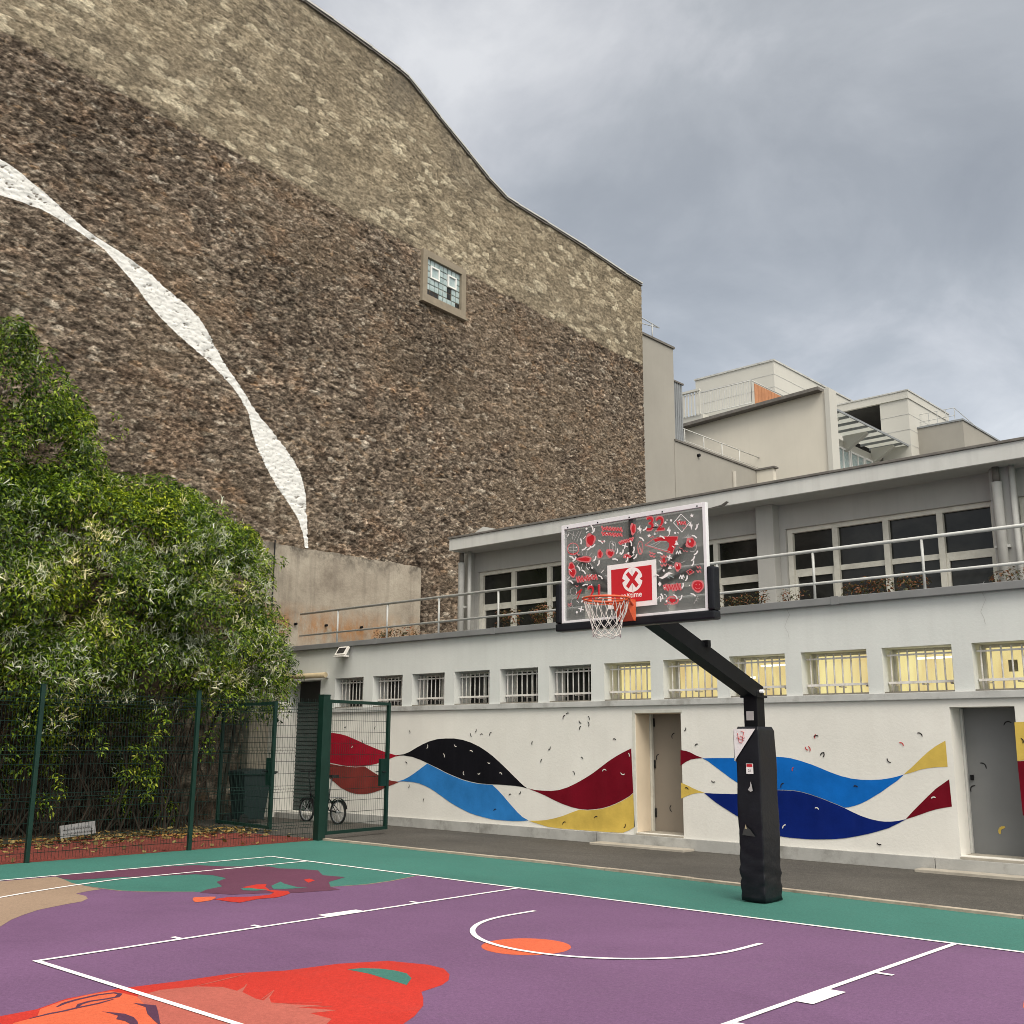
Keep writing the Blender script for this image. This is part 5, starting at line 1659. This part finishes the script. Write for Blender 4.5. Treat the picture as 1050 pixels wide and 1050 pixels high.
WS = [(255, 216, 1.2), (262, 235, 2.1), (222, 222, 0), (195, 290, 1.5), (258, 318, 2.5), (212, 332, 2.5), (145, 375, .6), (160, 388, 2.2), (300, 290, .6), (318, 290, 0), (270, 385, 2), (253, 432, 0), (290, 408, 1.9), (182, 432, 1), (210, 452, .8), (140, 505, .6), (215, 522, -.2), (300, 480, .7), (390, 345, 1.8), (405, 355, 0), (378, 385, .2), (430, 315, 'x'), (465, 300, 1.3), (480, 335, 1.7), (488, 375, 2.2), (475, 350, 0), (510, 225, 'b'), (522, 275, .7), (560, 260, 's'), (590, 250, 0), (540, 225, 2.4), (648, 190, 0), (667, 232, 'b'), (678, 178, 0), (700, 245, 0), (632, 265, .5), (790, 152, 's'), (785, 205, 'b'), (818, 215, 1.9), (805, 262, .5), (815, 355, 2.3), (800, 385, 2.2), (720, 350, 'z'), (708, 300, 't'), (620, 352, .3), (670, 378, 'x'), (672, 430, 't'), (738, 480, 'z'), (765, 490, 1.9), (618, 520, 'd'), (633, 585, 1.2), (705, 585, .8), (735, 595, 2), (625, 600, 1.5), (195, 655, 'x'), (172, 672, 0), (205, 605, 1.8), (640, 448, 0), (445, 390, 1.9), (420, 350, 2), (240, 330, 2.4), (600, 470, .1), (800, 410, 1.9), (745, 530, 1.8), (450, 355, 0), (655, 612, 0), (800, 575, .5)]
for x, y, k in WS:
    if k == 's':
        poly([(x + (13 if i % 2 == 0 else 5) * math.sin(2 * PI * i / 10), y - (13 if i % 2 == 0 else 5) * math.cos(2 * PI * i / 10)) for i in range(10)], WH)
    elif k == 'x':
        st([(x - 13, y - 4), (x + 13, y + 4)], 6, WH); st([(x + 3, y - 14), (x - 3, y + 14)], 6, WH)
    elif k == 'b':
        poly([(x + 2, y - 24), (x - 13, y + 2), (x - 3, y + 2), (x + 2, y + 25), (x + 10, y - 4), (x + 2, y - 5)], WH)
    elif k == 'z':
        st([(x - 15, y + 10), (x - 7, y - 8), (x - 1, y + 9), (x + 6, y - 9), (x + 12, y + 6)], 5, WH)
    elif k == 't':
        poly([(x, y - 14), (x + 11, y + 9), (x - 11, y + 9)], WH)
    elif k == 'd':
        poly([(x, y - 14), (x + 10, y), (x, y + 14), (x - 10, y)], WH)
    elif k == 0:
        blob(x, y, 5.5, 6.5, WH, 0, 10, .05)
    else:
        c, s_ = math.cos(k), math.sin(k)
        st([(x - 14 * c - 4 * s_, y - 14 * s_ + 4 * c), (x, y), (x + 14 * c - 4 * s_, y + 14 * s_ + 4 * c)], 7, WH)
rx_ = random.Random(77)
for k in range(95):
    x = rx_.uniform(112, 835); lo = 240 - (x - 112) * .155; y = rx_.uniform(lo + 8, 655)
    if 315 < x < 605 and y > 385: continue
    kk = k % 5
    if kk < 2: c, s_ = math.cos(rx_.uniform(0, 3)), math.sin(rx_.uniform(0, 3)); st([(x - 7 * c, y - 7 * s_), (x + 2, y - 2), (x + 7 * c, y + 7 * s_)], 3.5, WH)
    elif kk == 2: blob(x, y, 3, 3.5, WH, 0, 8, .05)
    elif kk == 3: ringst(x, y, rx_.uniform(6, 12), rx_.uniform(6, 12), 2.2, GY, rx_.uniform(0, 3), rx_.uniform(4, 6), 9)
    else: scrib(x, y, rx_.uniform(16, 30), rx_.uniform(10, 18), PK, 1, rx_.uniform(-.4, .4), 3, k)
ao = art.build('doodle_stickers', None, bb)
# target rectangle with emblem
tg = MB(); yt = BY - .002
tp = lambda x, y: (lambda p: (p[0], p[2]))(at(560 + x / 5.25, 500 + y / 5.25, 'y', yt))
tx0, tx1 = tp(330, 500)[0], tp(592, 500)[0]; tz1 = tp(460, 403)[1]; tz0 = tz1 - .45
tg.box(tx0, tx1, yt, yt + .010, tz0, tz1, M['white_sticker'])
tg.box(tx0 + .05, tx1 - .05, yt - .002, yt - .0005, tz0 + .05, tz1 - .05, M['red_sticker'])
ex, ez = (tx0 + tx1) / 2 + .015, tz0 + .275
R_ = .125
tg.face([(ex + R_ * math.sin(a), yt - .004, ez + R_ * math.cos(a)) for a in np.linspace(0, 2 * PI, 40, endpoint=False)][::-1], M['white_sticker'])
for s in (1, -1):
    tg.face([(ex + s * R_ * 1.05, yt - .0045, ez + .025), (ex + s * R_ * .72, yt - .0045, ez), (ex + s * R_ * 1.05, yt - .0045, ez - .025)][::s], M['red_sticker'])
    y_ = yt - .005 - .0003 * s
    d = Vector((s * .062, .072)); nn = Vector((-d.y, d.x)).normalized() * .021
    tg.face([(ex - d.x + nn.x, y_, ez - d.y + nn.y), (ex - d.x - nn.x, y_, ez - d.y - nn.y), (ex + d.x - nn.x, y_, ez + d.y - nn.y), (ex + d.x + nn.x, y_, ez + d.y + nn.y)], M['red_sticker'])
    tg.box(ex - .0025, ex + .0025, yt - .0062, yt - .006, ez + s * R_ * .62 - .03, ez + s * R_ * .62 + .03, M['grey_sticker'])
put_text(tg, 'go\u00d7time', .080, ex - .02, yt - .004, ez - R_ - .030, M['white_sticker'])
tg.build('target_panel', None, bb)
# rim
rc = Vector((BX - .02, BY - .375, 3.05)); RR = .228
m = MB(); m.tube([(rc.x + RR * math.cos(a), rc.y + RR * math.sin(a), 3.05) for a in np.linspace(0, 2 * PI, 40, endpoint=False)], .011, 8, M['rim'], closed=True)
for s in (-1, 1): m.tube([(rc.x + s * .16, rc.y + .16, 3.045), (rc.x + s * .07, BY - .03, 3.01)], .011, 8, M['rim'])
m.tube([(rc.x + RR * .97 * math.cos(a), rc.y + RR * .97 * math.sin(a), 3.022) for a in np.linspace(0, 2 * PI, 40, endpoint=False)], .005, 6, M['rim'], closed=True)
rim = m.build('rim', M['rim'], hp)
m = MB(); m.prism([(rc.x - .09, BY - .012, 2.86), (rc.x - .09, BY - .012, 3.07), (rc.x - .09, BY - .16, 3.07), (rc.x - .09, BY - .13, 2.97), (rc.x - .09, BY - .05, 2.86)], (.18, 0, 0), M['rim']); m.build('bracket', M['rim'], rim)
# net
m = MB(); N = 12
lev = [(3.035, .222), (2.93, .192), (2.845, .160), (2.79, .148), (2.74, .139), (2.69, .134)]
for k in range(N):
    a0 = 2 * PI * k / N
    for sgn in (1, -1):
        pts = []
        for i, (z, r) in enumerate(lev):
            a = a0 + sgn * (PI / N) * (i % 2) * (.55 if i == 1 else 1)
            pts.append((rc.x + (r + .004 * math.sin(k * 5 + i * 3)) * math.cos(a), rc.y + (r + .004 * math.sin(k * 2 + i)) * math.sin(a), z + .006 * math.sin(k * 3 + i)))
        m.tube(pts, .0040, 5, M['net'])
m.tube([(rc.x + .135 * math.cos(a), rc.y + .135 * math.sin(a), 2.69 + .014 * math.sin(6 * a)) for a in np.linspace(0, 2 * PI, 36, endpoint=False)], .0045, 5, M['net'], closed=True)
m.build('net', M['net'], hp)

# ------------------------------------------------------------------ fence & gates
FX = -9.22


def mesh_panel(mb, p0, p1, z0, z1, folds, m, step=.05, r=.0027):
    p0 = Vector(p0); p1 = Vector(p1); L = (p1 - p0).length; d = (p1 - p0) / L; nv = Vector((d.y, -d.x, 0))
    n = int(L / step)
    zz = [z0]
    for f in folds: zz += [f - .05, f, f + .05]
    zz.append(z1)
    off = [0] + [0, .025, 0] * len(folds) + [0]
    for k in range(n + 1):
        b = p0 + d * (k * L / n)
        pts = [b + nv * o + Vector((0, 0, z)) for z, o in zip(zz, off)]
        mb.tube(pts, r, 4, m, caps=False)
    hz = sorted(set([round(z, 3) for f in folds for z in (f - .05, f + .05)] + [round(z, 3) for z in np.arange(z0 + .1, z1, .2) if all(abs(z - f) > .09 for f in folds)]))
    for z in hz: mb.obox(p0 + Vector((0, 0, z)), p1 + Vector((0, 0, z)), .007, .007, m)
    for f in folds: mb.obox(p0 + nv * .025 + Vector((0, 0, f)), p1 + nv * .025 + Vector((0, 0, f)), .007, .007, m)


fe = thing('mesh_fence', 'long dark green welded wire fence along the left side of the court', 'fence', (FX, -2, 0))
py = [-12.95, -10.45, -7.93, -5.41, -2.89, -.37]
for y in py:
    m = MB(); m.box(FX - .03, FX + .03, y - .03, y + .03, 0, 2.44, M['fence'], .004); m.box(FX - .034, FX + .034, y - .034, y + .034, 2.441, 2.456, M['fence']); m.build('fence_post', M['fence'], fe)
folds = (.28, .88, 1.52, 2.2)
for a, b in zip(py, py[1:] + [2.03]):
    m = MB(); mesh_panel(m, (FX, a + .04, 0), (FX, b - .04, 0), .03, 2.40, folds, M['wire']); m.build('mesh_panel', M['wire'], fe)
# right leaf, swung open, on its thick corner post
g0 = Vector((FX, 2.14, 0)); g1 = Vector((-9.47, 3.86, 0))


def gate(name, label, p0, p1, post, lock_at_end=True):
    t = thing(name, label, 'gate', p0, 0, 'leaves of the double gate')
    d = (p1 - p0).normalized(); nv = Vector((d.y, -d.x, 0)); up = Vector((0, 0, 1))
    if post:
        m = MB(); m.box(p0.x - .075, p0.x + .075, p0.y - .075, p0.y + .075, 0, 2.46, M['fence'], .006); m.box(p0.x - .08, p0.x + .08, p0.y - .08, p0.y + .08, 2.461, 2.48, M['fence']); m.build('gate_post', M['fence'], t)
    a = p0 + d * (.14 if post else 0); b = p1
    m = MB()
    m.obox(a + up * .08, a + up * 2.4, .06, .06, M['fence'], (d.x, d.y, 0)); m.obox(b + up * .08, b + up * 2.4, .06, .06, M['fence'], (d.x, d.y, 0))
    m.obox(a + d * .031 + up * 2.37, b - d * .031 + up * 2.37, .056, .056, M['fence']); m.obox(a + d * .031 + up * .11, b - d * .031 + up * .11, .056, .056, M['fence'])
    fr = m.build('gate_frame', M['fence'], t)
    m = MB(); mesh_panel(m, a + d * .035, b - d * .035, .14, 2.34, (), M['wire']); m.build('mesh_panel', M['wire'], t)
    m = MB(); c = b - d * .12; m.obox(c + up * .86, c + up * 1.36, .055, .17, M['fence'], (d.x, d.y, 0)); lk = m.build('lock_box', M['fence'], t)
    m = MB()
    for s in (-1, 1): m.tube([c + up * 1.12 + nv * s * .03, c + up * 1.12 + nv * s * .08, c - d * .1 + up * 1.12 + nv * s * .08], .012, 6, M['black'])
    m.build('handle', M['black'], lk)
    for z in (.3, 2.1):
        m = MB(); m.tube([a - d * .05 + up * z, a - d * .05 + up * (z + .1)], .018, 8, M['alu']); m.build('hinge', M['alu'], t)
    return t


gate('gate_leaf', 'green mesh gate leaf swung open in front of the red wave mural', g0, g1, True)
gate('gate_leaf', 'green mesh gate leaf closed across the passage by the wheelie bin', Vector((-12.95, 2.5, 0)), Vector((-10.93, 2.32, 0)), False)

# wheelie bin
bx, by = -13.45, 3.55
t = thing('wheelie_bin', 'dark green wheelie bin behind the closed gate leaf', 'bin', (bx, by, 0), 0)
m = MB(); vs = []
for z, hx, hy in ((.08, .22, .24), (.5, .255, .28), (.95, .29, .33), (.985, .32, .36), (1.0, .32, .36)):
    vs += [(bx - hx, by - hy, z), (bx + hx, by - hy, z), (bx + hx, by + hy, z), (bx - hx, by + hy, z)]
fs = [(3, 2, 1, 0), (16, 17, 18, 19)]
for i in range(4):
    for j in range(4): fs.append((i * 4 + j, i * 4 + (j + 1) % 4, i * 4 + 4 + (j + 1) % 4, i * 4 + 4 + j))
m.mesh(vs, fs, M['bin']); m.build('bin_body', M['bin'], t)
m = MB(); m.prism([(bx - .33, by - .38, 1.002), (bx - .33, by + .34, 1.002), (bx - .33, by + .36, 1.05), (bx - .33, by + .1, 1.10), (bx - .33, by - .37, 1.05)], (.66, 0, 0), M['bin']); ld = m.build('lid', M['bin'], t)
m = MB(); m.tube([(bx + .36, by + .3, .98), (bx + .36, by + .42, 1.03), (bx - .3, by + .42, 1.03)], .018, 8, M['bin']); m.build('handle', M['bin'], t)
for s in (-1, 1):
    m = MB(); m.tube([(bx + s * .26, by - .30, .10), (bx + s * .31, by - .30, .10)], .10, 16, M['rubber']); m.build('wheel', M['rubber'], t)

# bicycle
bkx, bky = -12.45, 4.72
t = thing('bicycle', 'black folding bicycle with small wheels parked by the mural wall', 'bicycle', (bkx, bky, 0))
WR = .235; xa_, xb_ = bkx - .56, bkx + .50


def wheel(x):
    m = MB(); m.tube([(x + WR * math.cos(a), bky, WR + WR * math.sin(a)) for a in np.linspace(0, 2 * PI, 32, endpoint=False)], .022, 8, M['rubber'], closed=True); wo = m.build('wheel', M['rubber'], t)
    m = MB(); m.tube([(x + (WR - .03) * math.cos(a), bky, WR + (WR - .03) * math.sin(a)) for a in np.linspace(0, 2 * PI, 32, endpoint=False)], .011, 6, M['zinc'], closed=True); m.build('wheel_rim', M['zinc'], wo)
    m = MB(); m.tube([(x, bky - .05, WR), (x, bky + .05, WR)], .025, 8, M['zinc'])
    for k in range(12):
        a = 2 * PI * k / 12; m.tube([(x, bky + (.03 if k % 2 else -.03), WR), (x + (WR - .03) * math.cos(a), bky, WR + (WR - .03) * math.sin(a))], .002, 4, M['alu'])
    m.build('spokes', M['alu'], wo)
    m = MB()
    for a0, a1 in zip(np.linspace(.25, 2.5, 12)[:-1], np.linspace(.25, 2.5, 12)[1:]):
        R2 = WR + .045
        m.face([(x + R2 * math.cos(a0), bky - .028, WR + R2 * math.sin(a0)), (x + R2 * math.cos(a1), bky - .028, WR + R2 * math.sin(a1)), (x + R2 * math.cos(a1), bky + .028, WR + R2 * math.sin(a1)), (x + R2 * math.cos(a0), bky + .028, WR + R2 * math.sin(a0))], M['black'])
    m.build('mudguard', M['black'], wo)


wheel(xa_); wheel(xb_)
m = MB(); B = (bkx + .12, bky, .27)
for p, q, r in (((xa_ + .12, bky, .56), B, .024), (B, (bkx + .19, bky, .60), .020), ((xa_ + .14, bky, .50), (xa_ + .09, bky, .66), .022), (B, (xb_, bky - .05, WR), .011), (B, (xb_, bky + .05, WR), .011), ((bkx + .18, bky, .5), (xb_, bky - .05, WR), .009), ((bkx + .18, bky, .5), (xb_, bky + .05, WR), .009), ((xa_ + .14, bky, .5), (xa_, bky - .05, WR), .013), ((xa_ + .14, bky, .5), (xa_, bky + .05, WR), .013)):
    m.tube([p, q], r, 8, M['black'])
m.build('frame', M['black'], t)
m = MB(); m.tube([(bkx + .185, bky, .58), (bkx + .26, bky, .92)], .015, 8, M['zinc']); m.build('seat_post', M['zinc'], t)
m = MB(); m.prism([(bkx + .08, bky - .02, .92), (bkx + .08, bky + .02, .92), (bkx + .25, bky + .045, .93), (bkx + .38, bky + .09, .93), (bkx + .40, bky, .93), (bkx + .38, bky - .09, .93), (bkx + .25, bky - .045, .93)], (0, 0, .05), M['rubber']); m.build('saddle', M['rubber'], t)
m = MB(); m.tube([(xa_ + .09, bky, .64), (xa_ + .02, bky, 1.03)], .015, 8, M['black']); m.tube([(xa_ + .05, bky - .27, 1.05), (xa_ + .02, bky - .1, 1.03), (xa_ + .02, bky + .1, 1.03), (xa_ + .05, bky + .27, 1.05)], .012, 8, M['black']); m.build('handlebar', M['black'], t)
m = MB(); m.obox((bkx + .25, bky, .53), (xb_ + .22, bky, .53), .12, .012, M['zinc'])
for s in (-1, 1): m.tube([(xb_ + .05, bky + s * .05, .53), (xb_, bky + s * .05, WR)], .006, 6, M['zinc'])
m.build('rear_rack', M['zinc'], t)
m = MB(); m.tube([(B[0], bky - .06, .27), (B[0], bky - .04, .27)], .08, 14, M['zinc']); m.obox((B[0], bky - .08, .27), (B[0] + .09, bky - .08, .14), .012, .02, M['black']); m.obox((B[0] + .09, bky - .18, .14), (B[0] + .09, bky - .08, .14), .06, .02, M['rubber']); m.obox((B[0], bky + .06, .27), (B[0] - .09, bky + .06, .40), .012, .02, M['black']); m.obox((B[0] - .09, bky + .16, .40), (B[0] - .09, bky + .06, .40), .06, .02, M['rubber']); m.build('crank', M['zinc'], t)

# little white plate under the climber
p0 = np.array([-11.9, -1.16, .17]); p1 = np.array([-11.95, -.52, .22])
t = thing('ground_plate', 'small tilted white plate with worn grey lettering on the soil behind the fence', 'sign', (-11.9, -.85, 0))
m = MB(); m.prism([(p0[0], p0[1], .06), (p1[0], p1[1], .11), (p1[0] - .06, p1[1], .31), (p0[0] - .06, p0[1], .26)], (-.015, 0, -.004), M['sign_white']); m.build('plate', M['sign_white'], t)
m = MB()
rl_ = random.Random(9)
for row, h_ in ((0, .035), (1, .022)):
    y = p0[1] + .05
    while y < p1[1] - .08:
        wd_ = rl_.uniform(.012, .035); f_ = (y - p0[1]) / (p1[1] - p0[1]); zz = .06 + .05 * f_ + (.125 if row == 0 else .06); xx = -11.9 - .06 * ((.125 if row == 0 else .06) / .2) - .03 * f_
        m.box(xx - .002, xx + .012, y, y + wd_, zz, zz + h_ * rl_.uniform(.6, 1.0), M['zinc']); y += wd_ + rl_.uniform(.008, .03)
m.build('lettering', M['zinc'], t)
m = MB()
for y in (p0[1] + .08, p1[1] - .08): m.tube([(-11.95, y, -.02), (-11.95, y, .2)], .012, 6, M['stem'])
m.build('stake', M['stem'], t)

# ------------------------------------------------------------------ climbing plant
def lerp_tab(tab, x):
    xs_ = [a for a, _ in tab]; ys_ = [b for _, b in tab]
    return float(np.interp(x, xs_, ys_))


def sil(pts, X=-13.1):
    q = [at(px_, py_, 'x', X) for px_, py_ in pts]
    return [(float(c[1]), float(c[2])) for c in q]


def seat(x, ye, z, X=-13.1):
    """slide a clump along the wall so that nearer clumps stay inside the mass seen along the wall"""
    k = (x - CAM[0]) / (X - CAM[0])
    return (x, CAM[1] + (ye - CAM[1]) * k, CAM[2] + (z - CAM[2]) * k)


TOP = [(-9.6, 7.0), (-4.5, 6.9)] + sil([(0, 478), (90, 484), (130, 489), (165, 491), (200, 503), (230, 521), (254, 541), (266, 556), (276, 590), (285, 632), (291, 668), (295, 700)])


def vine(name, label, cs, rs, nleaf, nbloom, size, stems, bloom_zone):
    t = thing(name, label, 'climbing plant', (-13.6, stems[0][0][1], 0))
    v, q = leaf_cloud(cs, rs, nleaf, size, (.75, -.15, .45), .8, RNG, (1, 1, 1), .72)
    keep = (v.reshape(-1, 6, 3)[:, :, 0].min(1) > -14.9) | True
    np_mesh('foliage', v, q, M['leaf'], t)
    # blossom plumes: thin strips fanning out from the outer clumps
    C = np.array(cs); R_ = np.array(rs); wz = np.array([bloom_zone(c) for c in cs]) * R_ ** 2; wz /= wz.sum()
    out_v = []; out_q = []; k = 0
    for _ in range(nbloom):
        i = RNG.choice(len(C), p=wz)
        d = RNG.normal(size=3) * .6 + np.array([.9, -.35, .25]); d /= np.linalg.norm(d)
        base = C[i] + d * R_[i] * RNG.uniform(.92, 1.06)
        for _s in range(RNG.integers(7, 18)):
            e = d * .45 + np.array([0, 0, .55]) + RNG.normal(size=3) * .45; e /= np.linalg.norm(e)
            L = RNG.uniform(.07, .19); wd = RNG.uniform(.004, .009)
            s = np.cross(e, RNG.normal(size=3)); s /= np.linalg.norm(s)
            b = base + RNG.normal(size=3) * .06; bend = np.array([0, 0, -.25 * L]) + RNG.normal(size=3) * .03
            out_v += [b - s * wd, b + s * wd, b + e * L * .6 + s * wd * 1.4, b + e * L * .6 - s * wd * 1.4, b + e * L + bend + s * wd * .4, b + e * L + bend - s * wd * .4]
            out_q += [[k, k + 1, k + 2, k + 3], [k + 3, k + 2, k + 4, k + 5]]; k += 6
    np_mesh('blossom', np.array(out_v), np.array(out_q), M['bloom'], t)
    m = MB()
    rt = random.Random(5)
    for k in range(260 if len(stems) > 5 else 10):  # thicket of dark stems added to blacken the climber's shaded foot
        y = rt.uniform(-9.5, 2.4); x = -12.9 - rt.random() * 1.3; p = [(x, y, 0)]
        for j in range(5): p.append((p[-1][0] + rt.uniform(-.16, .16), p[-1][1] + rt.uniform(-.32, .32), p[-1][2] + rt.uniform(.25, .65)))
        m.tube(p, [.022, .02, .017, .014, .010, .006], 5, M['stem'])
    for (a, b, r) in stems:
        pts = [np.array(a) + (np.array(b) - np.array(a)) * s + np.array([.12 * math.sin(s * 7 + a[1]), .12 * math.sin(s * 5 + a[1] * 2), 0]) * (s * (1 - s) * 4) for s in np.linspace(0, 1, 9)]
        m.tube(pts, [r * (1 - .6 * s) for s in np.linspace(0, 1, 9)], 7, M['stem'])
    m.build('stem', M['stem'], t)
    return t


r = random.Random(21)
cs, rs = [], []
# the main curtain over the wall foot
for k in range(430):
    y = r.uniform(-9.6, TOP[-1][0] - .1); top = lerp_tab(TOP, y)
    lo_ = min(2.15 + .35 * math.sin(y * 2.1), top - .3)
    z = lo_ + (top - lo_) * r.random() ** .85
    fz = (z - 1.6) / max(.5, top - 1.6)
    front = -11.7 - .22 * math.sin(y * 1.3) + .20 * math.sin(y * 3.1 + z * 1.7) - 1.3 * max(0, (fz - .66) / .34) ** 2 - .5 * max(0, (.30 - fz) / .30)
    if y > 2.0: front -= .30 * (y - 2.0)
    rad = r.uniform(.24, .60)
    depth = r.random() ** 2.4 * 1.5
    x = max(front - rad * .8 - depth, -14.4)
    p = seat(x, y - rad * (.55 if y > 1.5 else 0), min(z, top - rad * .88))
    cs.append(p); rs.append(rad)
# a little growth in the deep shade near the ground
for k in range(120):
    y = r.uniform(-9.5, 1.9); cs.append((-13.55 - r.random() * .7, y, r.uniform(.25, 2.4))); rs.append(r.uniform(.2, .4))
# hanging strands
for k in range(20):
    y = r.uniform(-9, 2.2); x = -12.0 - r.random() * .8
    z = r.uniform(1.0, 2.2)
    for j in range(3):
        cs.append((x + r.uniform(-.08, .08), y + r.uniform(-.1, .1), z - j * .22)); rs.append(r.uniform(.10, .2))
# shoots that reach over the concrete wall and the shutter
for y, x, z in ((3.6, -13.3, 3.6), (3.8, -13.5, 3.1), (3.9, -13.6, 2.75), (3.7, -13.4, 4.1), (3.9, -13.8, 4.7), (3.7, -13.8, 5.4), (4.3, -14.45, 5.7), (4.75, -14.5, 5.75), (4.1, -13.4, 3.2), (4.5, -13.35, 3.05), (3.6, -13.2, 2.3)):
    cs.append((x, y, z)); rs.append(r.uniform(.12, .26))
bz = lambda c: 1.0 if (c[0] > -13.4 and 2.2 < c[2] < 5.6) else .10
vine('climbing_shrub', 'long wide mass of climber with cream blossom spilling over the fence side wall', cs, rs, 200000, 1700, .090,
     [((-13.6, y, 0), (-13.0 - .5 * r.random(), y + r.uniform(-.6, .6), 3.8), r.uniform(.03, .07)) for y in np.arange(-9, 3.2, .8)], bz)
cs, rs = [], []
OUT = sorted((float(at(px_, py_, 'x', -13.1)[1]), float(at(px_, py_, 'x', -13.1)[2])) for px_, py_ in ((0, 318), (22, 330), (42, 345), (56, 375), (72, 400), (82, 425), (88, 455), (90, 480)))
for k in range(230):
    y = r.uniform(-7.5, OUT[-1][0])
    top = lerp_tab([(-7.5, 9.7)] + OUT, y)
    z = 6.2 + (top - 6.2) * r.random()
    rad = r.uniform(.22, .46); x = -12.6 - .5 * ((z - 6.2) / 3.2) - r.random() ** 2 * .9
    z = min(z, top - rad)
    cs.append(seat(x, y, z)); rs.append(rad)
for q in ((-13.2, -.85, 6.9), (-13.3, -.75, 7.1), (-13.2, -.55, 6.75), (-13.1, -.3, 7.4), (-13.2, -.2, 7.9), (-13.4, .1, 7.7)):
    cs.append(q); rs.append(.10)
vine('tall_climber', 'tall leafy climber rising at the left edge above the wide flowering mass', cs, rs, 50000, 110, .090,
     [((-13.9, y, 0), (-13.6, y + .2, 8.0), .06) for y in (-6.5, -4.5, -2.6)], lambda c: 1.0)

# leaf litter along the foot of the climber
n = 3000
x = RNG.normal(-12.0, .55, n); y = RNG.uniform(-11, 2.6, n); x = np.clip(x, -13.6, -9.35)
far = RNG.random(n) < .10; x[far] = RNG.uniform(-12, -9.3, far.sum())
pos = np.stack([x, y, .012 + RNG.random(n) * .03], 1)
ang = RNG.uniform(0, 2 * PI, n); L = RNG.uniform(.03, .075, n)
d = np.stack([np.cos(ang), np.sin(ang), RNG.normal(0, .35, n)], 1); s = np.stack([-np.sin(ang), np.cos(ang), RNG.normal(0, .35, n)], 1)
v = np.stack([pos - d * L[:, None], pos - s * L[:, None] * .5, pos + d * L[:, None], pos + s * L[:, None] * .5], 1).reshape(-1, 3)
v[:, 2] = np.maximum(v[:, 2], .009)
np_mesh_o = np_mesh('leaf_litter', v, np.arange(n * 4).reshape(-1, 4), M['dry_leaf'])
tag(np_mesh_o, 'dry brown leaf litter along the foot of the climber', 'leaf litter', None, 'stuff')
